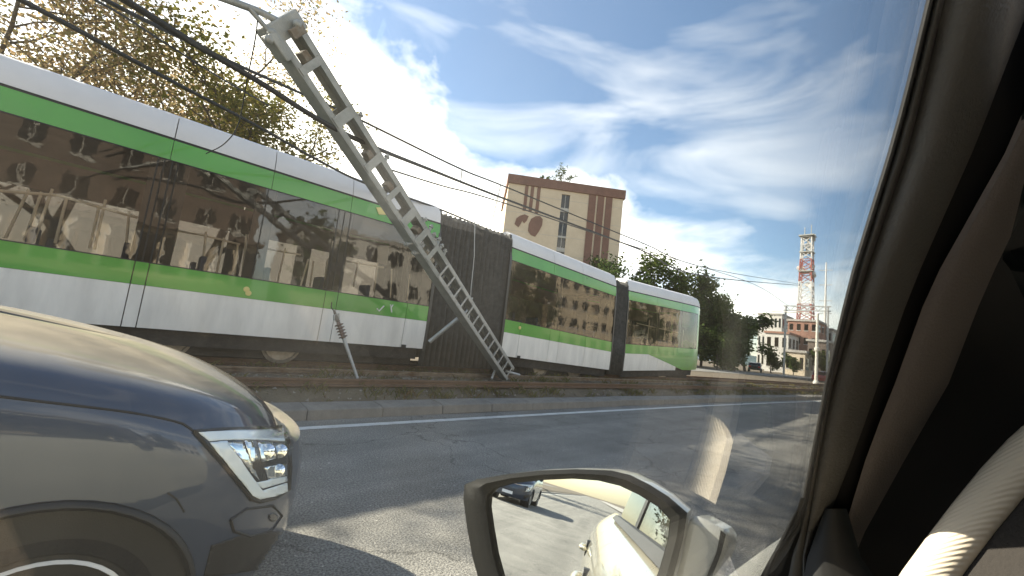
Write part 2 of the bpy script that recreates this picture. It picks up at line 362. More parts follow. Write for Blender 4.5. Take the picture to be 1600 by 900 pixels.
# ================================================================== THE SETTING
def cy(x): return -.0012*max(0, min(x, 40))**2-.096*max(0, x-40)*.35   # gentle bend of the road
XS = [-420, -220, -120, -80, -40, -20, -12, -8, -5, -3]+[x*1.0 for x in range(-2, 41)]+[45, 50, 60, 75, 90, 120, 160, 220, 300, 420]
g = MB().add([(-3000, -3000, -.06), (3000, -3000, -.06), (3000, 3000, -.06), (-3000, 3000, -.06)], [(0, 1, 2, 3)])
struct(g.build('ground', 'dirt'))
def strip(name, m, ya, yb, z, xs=XS, bump=0):
    b = MB(); b.loft([[(x, ya+cy(x), z), (x, yb+cy(x), z)] for x in xs], False); return struct(b.build(name, m))
strip('road', 'asphalt', -4.6, 5.52, 0)
strip('lane_marking', 'paint_line', 5.06, 5.19, .004)
pv = strip('pavement', 'concrete', -12, -4.75, .12)
far_road = MB().add([(-200, 14.6, .33), (500, 14.6, .33), (500, 19.5, .33), (-200, 19.5, .33)], [(0, 1, 2, 3)]); struct(far_road.build('far_road', 'asphalt'))
# sloped kerb of concrete stones
kerb = MB().loft([[(x, 5.52+cy(x), -.05), (x, 5.60+cy(x), .10), (x, 5.86+cy(x), .12), (x, 5.86+cy(x), -.05)] for x in XS], True, True)
kerb = struct(kerb.build('kerb', 'kerb'))
ks = MB(); L = .994
for (x0, x1) in ((-L/2, L/2),):
    ks.loft([[(x, -.205, -.15), (x, -.19, -.02), (x, -.11, .0), (x, .17, .012), (x, .17, -.15)] for x in (x0, x1)], True, True)
kstone = None
for i in range(-9, 46):
    x = i*1.0+.3; p = (x, 5.70+cy(x)+rnd(-.008, .008), .150+rnd(-.008, .006))
    if kstone is None: o = kstone = ks.build('kerb_stone', 'kerb', kerb, bevel=.006, smooth=40); o.location = p
    else:
        o = inst(kstone, 'kerb_stone', p, kerb); md = o.modifiers.new('bevel', 'BEVEL'); md.width = .006; md.segments = 2
    o.rotation_euler = (rnd(-.01, .01), rnd(-.006, .006), math.atan2(cy(x+.5)-cy(x-.5), 1)+rnd(-.004, .004))
# verge and track bed
def bed(x, y):
    t = min(1, max(0, (y-5.85)/.5)); return .125+.175*t*t*(3-2*t)
vb = MB(); ys = [5.84, 5.95, 6.1, 6.3, 6.6, 6.9, 7.2, 7.5, 7.8, 8.2, 9, 10, 11, 12, 13.5, 14.5, 20, 40, 150]
vb.loft([[(x, y+(cy(x) if y < 14 else 0), bed(x, y)+(rnd(-.018, .018) if 5.9 < y < 12 else 0)) for y in ys] for x in [-400, -200, -120, -70, -45, -30, -20]+[x*.5 for x in range(-24, 82)]+[45, 55, 70, 90, 130, 200, 400]], False)
struct(vb.build('verge', 'dirt', smooth=180))
def rail(Y, m, label, z=.30):
    b = MB(); pr = [(-.06, 0), (-.06, .015), (-.012, .03), (-.012, .07), (-.034, .08), (-.034, .11), (.034, .11), (.034, .08), (.012, .07), (.012, .03), (.06, .015), (.06, 0)]
    b.loft([[(x, Y+cy(x)+a, z+h) for a, h in pr] for x in XS[4:-2]], True, True)
    return tag(b.build('tram_rail', m), label, 'rail', 'rails of the tram tracks')
rail(7.42, 'rail', 'worn bright steel rail running just in front of the tram')
rail(6.28, 'rail_rust', 'rusty brown rail lying nearest the kerb')
rail(8.55, 'rail_rust', 'rail under the near edge of the tram')
rail(9.85, 'rail_rust', 'rail under the far edge of the tram')
# stones and dry grass on the track bed
b = MB()
for i in range(5200):
    x = -3+34*random.random()**1.5; y = rnd(5.95, 8.3); s = rnd(.012, .042)
    c = Vector((x, y+cy(x), bed(x, y)+s*.2)); P = [c+Vector((rnd(-1, 1), rnd(-1, 1), 0)).normalized()*s*rnd(.7, 1.2) for _ in range(3)]
    b.add(P+[c+Vector((rnd(-.3, .3)*s, rnd(-.3, .3)*s, s*rnd(.6, 1)))], [(0, 1, 3), (1, 2, 3), (2, 0, 3)])
o = b.build('gravel', 'stone', kind='stuff', normals=False); tag(o, 'loose brown gravel scattered along the tram track bed', 'gravel')
b = MB()
clumps = [(-3+40*random.random()**1.4, random.choice((rnd(5.9, 6.2), rnd(6.35, 7.3), rnd(7.5, 8.4)))) for _ in range(520)]
for (cx, cyy) in clumps:
    hh = rnd(.03, .12)
    for _ in range(22):
        x = cx+random.gauss(0, .11); y = cyy+random.gauss(0, .05); h = hh*rnd(.5, 1.5); a = rnd(0, 6.28); w = rnd(.004, .009)
        if y < 5.9: continue
        base = Vector((x, y+cy(x), bed(x, y)-.01)); d = Vector((math.cos(a), math.sin(a), 0)); q = Vector((-d.y, d.x, 0))
        b.add([base-q*w, base+q*w, base+d*h*.35+q*w*.7+Vector((0, 0, h*.7)), base+d*h*.8+Vector((0, 0, h))], [(0, 1, 2), (0, 2, 3)])
o = b.build('dry_grass', 'grass_blade', kind='stuff', normals=False); tag(o, 'dry yellow weeds growing along the tram tracks', 'grass')

# far hills
b = MB(); rings = []
for i in range(61):
    a = R(-40+i*2.0); d = 1500; h = 34+14*math.sin(i*.7)+8*math.sin(i*1.9+1)
    dx, dy = math.cos(a), math.sin(a)
    rings.append([(dx*d, dy*d, -5), (dx*(d+250), dy*(d+250), h*.7), (dx*(d+500), dy*(d+500), h)])
b.loft(rings, False); struct(b.build('hills', 'hill', smooth=180))
#@@TRAM
# ================================================================== THE TRAM
TY = 8.0
def zo(x):                                       # the middle car sags after the derailment
    if x < 6.6: return 0
    if x < 12.5: return -.26*(x-6.6)/5.9
    return -.26+.26*(x-12.5)/7.5
def ys_(x, z, far=False):                         # near side of the body; nose tapers at the end
    y = TY
    if z > 3.3: y += .05*((z-3.3)/.8)+.10*max(0, (z-3.75)/.35)**2
    if z < 1.3: y += .03*((1.3-z)/.46)
    if x > 18.2: y += .55*((x-18.2)/1.9)**2.2
    return (2*TY+2.44-y) if far else y
tram = thing('tram', (6, 9.2, .3), 'long white and green articulated tram standing derailed behind the fallen mast', 'tram')
def side(name, m, x0, x1, z0, z1, out=0, th=.03, parent=tram, far=False, nx=None, nz=2, top=None, bot=None, label=None, bevel=0):
    nx = nx or max(2, int(abs(x1-x0)/.5)+1); s = 1 if far else -1
    F_, B_ = [], []
    for i in range(nx):
        t = i/(nx-1); x = lerp(x0, x1, t); za = bot(x) if bot else z0; zb = top(x) if top else z1
        fr, bk = [], []
        for k in range(nz):
            z = lerp(za, zb, k/(nz-1)); y = ys_(x, z, far)
            fr.append((x, y+s*out, z+zo(x))); bk.append((x, y+s*(out-th), z+zo(x)))
        F_.append(fr+bk[::-1])
    return MB().loft(F_, True, True).build(name, m, parent, smooth=35, label=label, bevel=bevel)
ZS, ZG, ZW, ZU, ZL, ZR = .84, 1.45, 1.78, 3.37, 3.68, 4.10     # skirt, green, window, upper green, roof line, roof
SEC = [(-9.0, 4.83), (7.1, 12.1), (12.9, 20.1)]
def cut(a, b, seams): xs = [a]+[s for s in seams if a < s < b]+[b]; return list(zip(xs[:-1], xs[1:]))
gap = .006
def pxx(x, y): return at_y(x, y, TY).x
seams_sk = [[-4.2, pxx(195, 480), pxx(219, 480), pxx(500, 510), pxx(520, 510), pxx(631, 515)], [pxx(811, 530), pxx(857, 545), pxx(872, 545), 10.6], [14.6, 15.3, 16.6]]
seams_rf = [[-5.5, -2.5, pxx(278, 195), pxx(433, 250), pxx(553, 300)], [pxx(870, 390), 10.2], [15.0, 17.2]]
panes = [[(-8.98, -4.32), (-4.31, -.02), (-.01, .14), (.15, 1.36), (1.37, 2.68), (2.69, 4.80)], [(7.13, 9.2), (9.21, 12.07)], [(12.93, 15.2), (15.21, 17.2), (17.21, 18.9)]]
POSTS = [(-4.45, -4.2), (-.16, .30), (1.22, 1.52), (2.55, 2.86), (4.55, 4.8), (7.1, 7.25), (9.12, 9.3), (11.7, 12.08), (12.92, 13.1), (15.1, 15.3), (17.1, 17.3), (18.7, 18.92)]
for k, (a, b_) in enumerate(SEC):
    for far in (False, True):
        for (s0, s1) in cut(a, b_ if k < 2 else 16.9, seams_sk[k]):
            side('skirt_panel', 'tram_white', s0+gap, s1-gap, ZS, ZG, far=far, nz=3)
            side('lower_band', 'tram_green', s0+gap, s1-gap, ZG+.003, ZW, out=.002, far=far)
        for (s0, s1) in cut(a, b_, seams_rf[k]):
            side('upper_band', 'tram_green', s0+gap*.6, s1-gap*.6, ZU, ZL, out=.004, far=far, nz=3)
            side('roof_fairing', 'tram_roof', s0+gap, s1-gap, ZL+.04, ZR, far=far, nz=6)
        side('roof_groove', 'rubber', a, b_, ZL, ZL+.04, out=-.004, far=far)
        # window band: dark frame bars around separate panes
        ps = panes[k]; xs = [a]+[v for p in ps for v in p]+[b_]
        for i in range(0, len(xs), 2):
            if xs[i+1]-xs[i] > .004: side('window_gap', 'rubber', xs[i], xs[i+1], ZW, ZU, out=-.006, far=far, nz=3)
        for (p0, p1) in [p for p in POSTS if a-.01 <= p[0] and p[1] <= b_+.01]: side('window_post', 'tram_dark', p0, p1, ZW, ZU, out=-.03, th=.05, far=far, nz=3)
        for (p0, p1) in ps:
            side('window_pane', 'tram_glass_far' if far else 'tram_glass', p0+.004, p1-.004, ZW+.012, ZU-.012, out=-.001, th=.008, far=far, nz=3)
            if not far:
                side('window_gasket', 'rubber', p0, p1, ZW, ZW+.016, out=.002, th=.02); side('window_gasket', 'rubber', p0, p1, ZU-.016, ZU, out=.002, th=.02)
    # roof, floor, ends
    rb = MB(); n = max(3, int((b_-a)/.6))
    rb.loft([[(x, y, z+zo(x)) for y, z in ((ys_(x, ZR)+.01, ZR-.01), (ys_(x, ZR)+.15, ZR+.07), (TY+1.22, ZR+.10), (ys_(x, ZR, True)-.15, ZR+.07), (ys_(x, ZR, True)-.01, ZR-.01), (ys_(x, ZR, True)-.05, ZR-.15), (ys_(x, ZR)+.05, ZR-.15))] for x in [lerp(a, b_-.02, i/n) for i in range(n+1)]], True, True)
    roof = rb.build('roof', 'tram_roof', tram, smooth=40)
    n = max(3, int((b_-a)/.6))
    fl = MB().loft([[(x, ys_(x, 1)+.05, 1.02+zo(x)), (x, ys_(x, 1, True)-.05, 1.02+zo(x)), (x, ys_(x, 1, True)-.05, .92+zo(x)), (x, ys_(x, 1)+.05, .92+zo(x))] for x in [lerp(a, b_-.05, i/n) for i in range(n+1)]], True, True)
    fl.build('floor_pan', 'interior', tram)
    ce = MB().loft([[(x, TY+.12, 3.42+zo(x)), (x, TY+2.3, 3.42+zo(x)), (x, TY+2.3, 3.5+zo(x)), (x, TY+.12, 3.5+zo(x))] for x in [lerp(a, min(b_, 19)-.05, i/n) for i in range(n+1)]], True, True)
    ce.build('ceiling_panel', 'interior', tram)
    for x in ([a+.04, b_-.04] if k < 2 else [a+.04]):
        MB().box((x-.03, TY+.06, .9+zo(x)), (x+.03, TY+.62, 3.9+zo(x))).build('end_wall', 'tram_dark', tram)
        MB().box((x-.03, TY+1.82, .9+zo(x)), (x+.03, TY+2.38, 3.9+zo(x))).build('end_wall', 'tram_dark', tram)
    # inner side lining below the windows
    side('wall_lining', 'interior', a+.05, min(b_, 18.5)-.05, 1.03, ZW, out=-.05, th=.02)
    side('wall_lining', 'interior', a+.05, min(b_, 18.5)-.05, 1.03, ZW, out=-.05, th=.02, far=True)
    side('wall_lining', 'interior', a+.05, min(b_, 18.5)-.05, 2.85, ZU, out=-.08, th=.02, far=True)
# last car: green nose, white skirt ending in a slant
sl_top = lambda x: ZG if x < 14.6 else max(ZS+.004, ZG-(ZG-ZS)*(x-14.6)/3.0)
side('nose_skirt', 'tram_green', 14.61, 20.1, ZS, ZG, out=.003, nz=4, nx=14, bot=lambda x: min(ZG-.01, sl_top(x)), label='green nose panel sweeping down to the bottom edge')
side('lower_band', 'tram_green', 16.91, 20.1, ZG+.003, ZW, out=.002, nz=3, nx=10)
side('window_post', 'tram_green', 18.92, 20.1, ZW, ZU, out=-.003, nz=4, nx=10)
nb = MB(); zs = [ZS, 1.2, 1.8, 2.4, 3.0, 3.4, 3.7, 3.9, 4.05, 4.1]
xn = {ZS: 20.25, 1.2: 20.5, 1.8: 20.55, 2.4: 20.4, 3.0: 20.15, 3.4: 20.0, 3.7: 19.9, 3.9: 19.8, 4.05: 19.65, 4.1: 19.5}
rr = []
for z in zs:
    y0, y1 = ys_(20.05, min(z, 3.7))+.0, ys_(20.05, min(z, 3.7), True); row = []
    for i in range(13):
        t = -1+2*i/12; row.append((20.02+(xn[z]-20.02)*max(0, 1-abs(t)**2.6), (y0+y1)/2+t*(y1-y0)/2, z+zo(20)))
    rr.append(row)
nb.loft(rr, False); nb.build('nose', 'tram_green', tram, smooth=60, solid=.02)
MB().loft([[(x, y, z) for x, y, z in ((20.02+(.57 if zz < 2.4 else .2)*(1-abs(t)**2.6)+.02, 9.22+t*.55, zz+zo(20)) for t in (-1, -.5, 0, .5, 1))] for zz in (1.95, 2.5, 3.2)], False).build('windscreen', 'tram_dark', tram, smooth=60, solid=.02)
for s in (-1, 1):
    MB().lathe((20.28, 9.22+s*.62, 1.35), (1, 0, .1), [(.02, .03), (.09, .03), (.10, .0), (.09, -.05)]).build('headlight', 'lamp_lens_white', tram, smooth=40)
for (x, y) in ((195, 480), (219, 480), (500, 510), (520, 510)):     # door edges run up through the glass
    xx = pxx(x, y); side('door_seal', 'rubber', xx-.008, xx+.008, ZW+.01, ZU-.01, out=.003, th=.012, nx=2)
# bellows
def bellows(x0, x1, folds, z0, z1):
    rings = []; n = folds*2
    for i in range(n+1):
        x = lerp(x0, x1, i/n); o = (.0 if i % 2 else .11)+rnd(-.012, .012); zz = zo(x); o2 = o*.9
        a, b2 = TY+.015+o, TY+2.43-o
        rings.append([(x, a, z0+zz), (x+rnd(-.012, .012), a, lerp(z0, z1, .33)+zz), (x+rnd(-.014, .014), a, lerp(z0, z1, .7)+zz), (x, a, z1-.12+zz), (x, a+.1, z1-o2+zz), (x, b2-.1, z1-o2+zz), (x, b2, z1-.12+zz), (x, b2, z0+zz)])
    return MB().loft(rings, False).build('bellows', 'bellows', tram, smooth=30, solid=.012)
bl = bellows(4.80, 7.14, 17, .46, 4.02)
for x, nm in ((4.84, 0), (7.08, 0)):
    side('bellows_frame', 'tram_dark', x-.035, x+.035, .8, 4.06, out=.012, th=.08, nx=2, nz=6)
bl2 = bellows(12.08, 12.92, 6, .7, 3.98)
for x in (12.1, 12.9): side('bellows_frame', 'tram_dark', x-.03, x+.03, .8, 4.02, out=.012, th=.08, nx=2, nz=6)
MB().tube([at_y(742, 340, 7.93), at_y(741, 400, 7.90), at_y(736, 450, 7.89), at_y(733, 500, 7.91)], .012, 6).build('hanging_cable', 'galv_light', tram)
# underframe and wheels
for k, (a, b_) in enumerate(SEC):
    e = min(b_, 18.8)
    MB().box((a+.1, TY+.35, .45+zo((a+e)/2)), (e-.1, TY+2.1, .93+zo((a+e)/2))).build('underframe', 'under', tram)
    side('inner_valance', 'under', a+.1, e-.1, .60, ZS+.02, out=-.10, th=.05)
def wheel(x, z=None):
    zc = .40+.30+zo(x); o = MB().lathe((x, TY+.42, zc), (0, -1, 0), [(.30, 0), (.33, .02), (.33, .10), (.29, .11), (.27, .085), (.12, .085), (.10, .12), (.02, .12)], 28).build('wheel', 'wheel_steel', tram, smooth=35)
    return o
for px in ((265, 512), (443, 530)): wheel(at_y(px[0], px[1], TY+.3).x)
for x in (-6.2, -4.6, 9.0, 10.6, 14.9, 16.4): wheel(x)
# interior: seats and grab rails
st = MB().box((-.23, -.21, 0), (.23, .21, .07)); st.box((-.23, -.21, .07), (-.16, .21, .62)); st.box((-.15, -.15, -.38), (.15, .15, 0))
seat0 = None
for (a, b_) in SEC:
    x = a+.7
    while x < min(b_, 18)-.5:
        for yy in (TY+.42, TY+2.0):
            p = (x, yy, 1.42+zo(x))
            if seat0 is None: seat0 = st.build('seat', 'seat_blue', tram, bevel=.03); seat0.location = p
            else: inst(seat0, 'seat', p, tram)
        x += .92
def grab(pts, r=.02, yoff=.35, m='grab'):
    MB().tube([at_y(x, y, TY+yoff) for x, y in pts], r, 7).build('grab_rail', m, tram, smooth=60)
for pts in [[(0, 298), (90, 305), (215, 340)], [(45, 296), (8, 372)], [(65, 300), (38, 376)], [(82, 295), (52, 380)], [(104, 310), (86, 380)], [(165, 312), (147, 390)], [(202, 330), (196, 395)], [(155, 322), (140, 388)],
            [(262, 358), (320, 368), (375, 382)], [(262, 340), (245, 405)], [(278, 356), (263, 415)], [(322, 362), (316, 420)], [(350, 372), (338, 428)], [(372, 380), (366, 432)], [(385, 366), (378, 436)],
            [(412, 388), (470, 398)], [(446, 388), (434, 440)], [(482, 405), (470, 446)], [(490, 408), (484, 448)], [(512, 405), (506, 450)],
            [(540, 408), (600, 418)], [(560, 408), (552, 448)], [(590, 412), (584, 455)], [(612, 420), (610, 465)], [(640, 428), (636, 470)],
            [(995, 505), (1060, 520)], [(1015, 500), (1010, 545)], [(1040, 505), (1036, 545)], [(1068, 515), (1066, 545)]]:
    grab(pts, .017 if pts[0][1] != 298 else .022)
# small marks on the bodywork
pA = at_y(590, 480, TY-.01)
def mark(pts, m, w=.02): MB().tube([at_y(x, y, TY-.006) for x, y in pts], w*.5, 5).build('emblem', m, tram)
mark([(589, 482), (592, 486), (600, 478)], 'tram_white', .03)
mark([(610, 476), (611, 480), (614, 476), (611, 481), (612, 488)], 'tram_white', .03)
for (x, y) in ((385, 452), (812, 512), (388, 458)): MB().lathe(at_y(x, y, TY-.002), (0, -1, 0), [(.02, 0), (.045, .0), (.045, .012), (.02, .016)], 12).build('side_lamp', 'yellow_tag', tram)
o = MB().slab([at_y(x, y, TY-.012) for x, y in ((588, 324), (597, 324), (615, 336), (592, 335))], (0, .006, 0)).build('warning_tag', 'yellow_tag', tram)
for x in (pxx(631, 540), pxx(811, 555)): MB().box((x-.05, TY-.012, .83+zo(x)), (x+.05, TY+.02, .90+zo(x))).build('jacking_point', 'rubber', tram, bevel=.008)
#@@MAST
# ================================================================== FALLEN MAST, WIRES
mb_, mt_ = at_y(792, 583, 7.15), at_y(440, 45, 5.0)
AX = (mt_-mb_).normalized(); ML = (mt_-mb_).length
vd = ((mb_+mt_)/2-C0).normalized()
b0 = AX.cross(vd).normalized(); 
if b0.dot(M.col[0]) < 0: b0 = -b0               # across the mast, towards the right of the road view
c0 = AX.cross(b0).normalized()
if c0.dot(vd) < 0: c0 = -c0
ph = R(30); BX = b0*math.cos(ph)+c0*math.sin(ph); CX = -b0*math.sin(ph)+c0*math.cos(ph)
mast = thing('catenary_mast', mb_, 'grey steel ladder-like overhead line mast fallen diagonally against the tram', 'mast')
HW = .175                                         # half the mast width
def mp_(t, b, c): return mb_+AX*(t*ML)+BX*b+CX*c
for s in (-1, 1):
    ch = MB(); w = .115
    ch.obox(mp_(.5, s*HW, 0), AX*(ML/2), BX*.008, CX*(w))                     # web
    for q in (-1, 1): ch.obox(mp_(.5, s*(HW-.035), q*(w-.008)), AX*(ML/2), BX*.035, CX*.008)   # flanges
    ch.build('channel', 'galv', mast)
for i in range(13):                                # thin rungs low down
    t = .015+i*.0385
    for q in (-1, 1): MB().obox(mp_(t, 0, q*.118), AX*.020, BX*(HW-.01), CX*.006).build('rung', 'galv_light' if q < 0 else 'galv', mast, bevel=.003)
for i, t in enumerate((.535, .585, .64, .70, .77, .86, .945)):     # broader plates higher up
    for q in (-1, 1): MB().obox(mp_(t, 0, q*.118), AX*(.045+.012*(i % 3)), BX*(HW-.01), CX*.006).build('batten', 'galv', mast, bevel=.003)
    if i in (1, 3, 4, 6): MB().obox(mp_(t+.012, HW*.2, -.02), AX*.06, BX*.045, CX*.07).build('diaphragm_plate', 'rusty', mast, bevel=.01)
# light edge of the flanges in the lower half is bare zinc
for s in (-1, 1):
    MB().obox(mp_(.24, s*(HW-.03), -.119), AX*(ML*.235), BX*.03, CX*.004).build('flange_edge', 'galv_light', mast)
# head of the mast with clamps, and bracket arm
hd = MB().obox(mp_(1.0, 0, 0), AX*.10, BX*.235, CX*.11); hd.build('head_plate', 'galv', mast, bevel=.02)
MB().obox(mp_(.985, -.23, -.1), AX*.14, BX*.05, CX*.1).build('head_clamp', 'galv', mast, bevel=.015)
MB().obox(mp_(.99, .05, -.17), AX*.05, BX*.09, CX*.03).build('head_clamp', 'rusty', mast, bevel=.01)
for (x, y) in ((425, 52), (420, 62), (465, 38)): MB().ball(at_y(x, y, 4.85), .05).build('bolt', 'galv', mast, smooth=60)
for t, b in ((.755, .21), (.60, .20), (.575, .23), (.555, .20), (.535, .24), (.52, .21), (.50, .22), (.59, -.22), (.84, .20), (.56, -.20)):
    c = mp_(t, b, -.05); d = (BX*(.9 if b > 0 else -.9)+AX*rnd(-.2, .5)+Vector((0, 0, .35))).normalized()
    br = MB().tube([c-d*.06, c+d*.10], [.026, .022], 7); br.tube([c+d*.05, c+d*.072], .04, 8); br.build('bracket_stub', 'galv', mast, smooth=40)
MB().tube([at_y(448, 40, 4.95), at_y(405, 18, 4.9), at_y(345, -4, 4.8), at_y(260, -30, 4.65), at_y(150, -60, 4.5)], .036, 9).build('bracket_arm', 'galv', mast, smooth=60)
MB().tube([at_y(428, 58, 4.85), at_y(404, 30, 4.88), at_y(388, 12, 4.85)], .026, 8).build('bracket_brace', 'galv', mast, smooth=60)
# stay tube low on the mast
MB().tube([at_y(727, 488, 7.0), at_y(671, 534, 7.5)], .045, 9).build('stay_tube', 'galv_light', mast, smooth=60)
MB().tube([at_y(738, 465, 6.95), at_y(730, 485, 6.93), at_y(722, 496, 6.95)], .02, 7).build('stay_clamp', 'galv_light', mast, smooth=60)
for p, q in (((775, 575), (768, 592)), ((790, 580), (812, 586))): MB().tube([at_y(*p, 7.15), at_y(*q, 7.05)], .03, 7).build('base_splinter', 'galv_light', mast)
# loop of torn wire hanging from the bracket
def wire(name, pts, r, m, label, cat='wire', group=None, n=6):
    return tag(MB().tube(curve_pts(pts, n), r, 6).build(name, m, smooth=60), label, cat, group)
wire('hanging_wire', [at_y(403, 22, 4.9), at_y(399, 60, 5.0), at_y(386, 125, 5.6), at_y(372, 195, 6.6), at_y(350, 225, 7.2), at_y(322, 240, 7.6)], .0075, 'wire', 'thin torn wire hanging from the mast bracket over the tram roof')
# fallen registration arm with insulators standing in the track bed
pi_b = at_z(559, 592, .30); ins = thing('fallen_insulator_arm', pi_b, 'short steel arm with brown insulators stuck upright in the track bed', 'insulator')
pi_t = at_y(523, 488, pi_b.y+.35)
def pt(t): return pi_b.lerp(pi_t, t)
MB().tube([pt(0), pt(.62)], [.022, .032], 9).build('tube', 'galv_light', ins, smooth=60)
pr = [(.03, 0)]
for k in range(5): h = .02+k*.055; pr += [(.035, h), (.075, h+.012), (.075, h+.022), (.035, h+.035)]
pr += [(.03, .31)]
MB().lathe(pt(.60), pi_t-pi_b, pr, 14).build('insulator', 'porcelain', ins, smooth=50)
MB().tube([pt(.86), pt(.94), pt(1.03)], [.04, .03, .018], 8).build('end_fitting', 'rusty', ins, smooth=60)
MB().obox(pt(.93), Vector((.05, 0, .02)), Vector((0, .015, 0)), Vector((-.01, 0, .05))).build('clamp', 'galv', ins, bevel=.006)
MB().tube([pt(1.0), pt(1.03)+Vector((-.05, .02, .05)), pt(1.0)+Vector((-.07, .02, .17))], .01, 6).build('wire_tail', 'wire', ins)
# overhead wires
WG = 'overhead wires above the tram'
wire('overhead_wire', [at_y(-40, -38, 4.6), at_y(120, 46, 5.2), at_y(250, 117, 5.9), at_y(400, 196, 6.8), at_y(500, 252, 7.4), at_y(575, 288, 7.8), at_y(690, 328, 8.2), at_y(800, 375, 8.6)], .021, 'wire', 'thick black contact wire sagging down onto the tram roof', group=WG)
wire('overhead_wire', [at_y(120, -42, 4.4), at_y(195, 0, 4.6), at_y(300, 66, 4.9), at_y(400, 125, 5.1), at_y(545, 212, 5.35), at_y(680, 268, 7.2), at_y(800, 315, 8.6), at_y(1000, 390, 9.2), at_x(1105, 432, 24), at_x(1250, 446, 58)], .030, 'wire', 'thick black wire crossing in front of the fallen mast', group=WG)
wire('overhead_wire', [at_y(100, -40, 5.0), at_y(165, 0, 5.3), at_y(280, 58, 5.9), at_y(390, 110, 6.6), at_y(480, 150, 7.2), at_y(560, 186, 7.8), at_y(720, 264, 9.0), at_y(800, 296, 9.4), at_y(1000, 378, 9.6), at_x(1110, 420, 26), at_x(1250, 444, 58)], .022, 'wire', 'carrier wire strung highest, running past the top of the striped building', group=WG)
wire('overhead_wire', [at_y(90, -30, 5.2), at_y(178, 16, 5.6), at_y(250, 62, 6.2), at_y(345, 122, 7.0), at_y(420, 165, 7.8)], .012, 'wire_thin', 'thin wire between the two thick wires in front of the autumn trees', group=WG)
wire('overhead_wire', [at_y(600, 262, 8.5), at_y(690, 290, 9.2), at_y(790, 318, 9.8), at_y(1000, 388, 10.8), at_x(1180, 445, 40), at_x(1232, 478, 62)], .020, 'wire_thin', 'thin grey wire running low behind the mast toward the portal', group=WG)
for i, (p, q, d, l) in enumerate((((782, 290), (770, 342), 9.2, 'thin dropper wire beside the left edge of the striped building'), ((722, 264), (720, 284), 8.9, 'short dropper wire between the fallen mast and the striped building'), ((1003, 380), (1004, 391), 9.5, 'short dropper wire right of the striped building'))):
    tag(MB().tube([at_y(*p, d), at_y(*q, d)], .014, 5).build('dropper_wire', 'wire_thin'), l, 'wire', 'dropper wires')

# ================================================================== TREES
def tree(label, base, h, spread, leaf, nleaf, lsize, seed, trunk_r=.16, start=.3, dens=1.0, group=None, lean=(0, 0), name='tree'):
    rs = random.Random(seed); base = Vector(base); t = thing(name, base, label, 'tree', group)
    tb = MB(); tips = []
    def grow(p, d, L, r, lev):
        pts = [p]; rad = [r]; q = p; n = 4
        for i in range(n):
            d = (d+Vector((rs.gauss(0, .16), rs.gauss(0, .16), rs.gauss(.03, .10)))).normalized(); q = q+d*(L/n); pts.append(q); rad.append(r*(1-.6*(i+1)/n))
            if lev >= 1: tips.append((q, lev))
        tb.tube(pts, rad, 7 if lev < 2 else 4, False)
        if lev >= 3: return
        k = (6, 5, 4)[lev]
        for i in range(k):
            f = lerp(start if lev == 0 else .25, 1, (i+.6)/k); j = min(n-1, int(f*n)); pp = pts[j].lerp(pts[j+1], f*n-j)
            a = rs.uniform(0, 6.283); out = Vector((math.cos(a), math.sin(a), rs.uniform(.15, .8))).normalized()
            dd = (d*.45+out*spread).normalized(); grow(pp, dd, L*rs.uniform(.42, .62), rad[j]*.62, lev+1)
    grow(base, Vector((lean[0], lean[1], 1)).normalized(), h*.78, trunk_r, 0)
    tb.build('trunk', 'bark', t, smooth=60)
    lb = MB(); V = lb.v; Fc = lb.f
    for i in range(nleaf):
        p, lev = rs.choice(tips); s = lsize*rs.uniform(.6, 1.5)
        c = p+Vector((rs.gauss(0, 1), rs.gauss(0, 1), rs.gauss(0, 1)))*(.30 if lev == 1 else .24)*h/9*dens
        a = Vector((rs.gauss(0, 1), rs.gauss(0, 1), rs.gauss(0, .6))).normalized(); b = a.cross(Vector((rs.gauss(0, 1), rs.gauss(0, 1), rs.gauss(0, 1)))).normalized()
        n = len(V); V += [c-a*s, c+b*s*.55, c+a*s, c-b*s*.55]; Fc.append((n, n+1, n+2, n+3))
    lb.build('crown', leaf, t, normals=False); return t
AG = 'autumn trees behind the tram'
def tb_(px, Y): p = at_y(*px, Y); return (p.x, Y, .3)
tree('tall autumn tree with thin brown leaves above the left end of the tram', tb_((120, 140), 14), 9.0, .95, 'leaf_autumn', 12000, .048, 3, .15, .42, 1.25, AG)
tree('sparse olive tree rising at the top left corner over the tram roof', tb_((20, 120), 15), 10.5, 1.0, 'leaf_olive', 9000, .046, 11, .14, .4, 1.25, AG)
tree('orange leaved tree between the two black wires above the tram', tb_((215, 170), 14.5), 7.4, .9, 'leaf_autumn', 12000, .048, 5, .14, .4, 1.3, AG)
tree('yellow-green tree with bare twigs just left of the fallen mast', tb_((318, 190), 14), 6.8, .9, 'leaf_olive', 11500, .048, 23, .15, .4, 1.2, AG)
DG = 'dark trees behind the tram front'
def tp(px, X): p = at_x(*px, X); return (p.x, p.y, .3)
for i, (px, py, X, l) in enumerate(((992, 392, 44, 'dark green tree close to the right wall of the striped building'), (1032, 408, 50, 'dark tree with a lighter crown right of the striped building'),
        (1066, 428, 54, 'dark tree rising over the front roof of the tram'), (1102, 447, 60, 'dark tree directly above the nose of the tram'),
        (1138, 466, 64, 'broad dark tree just right of the tram nose'), (1168, 486, 66, 'dark rounded tree at the right end of the row'), (1120, 470, 78, 'dark tree behind the row at the tram nose'), (1150, 500, 60, 'low dark tree in front of the row at the tram nose'))):
    p = at_x(px, py, X)
    tree(l, (X, p.y, .2), p.z*(.80 if i < 3 else .86), .80, 'leaf_mid' if i == 1 else 'leaf_dark', 6500, .22, 40+i, .2, .03, 1.9, DG)

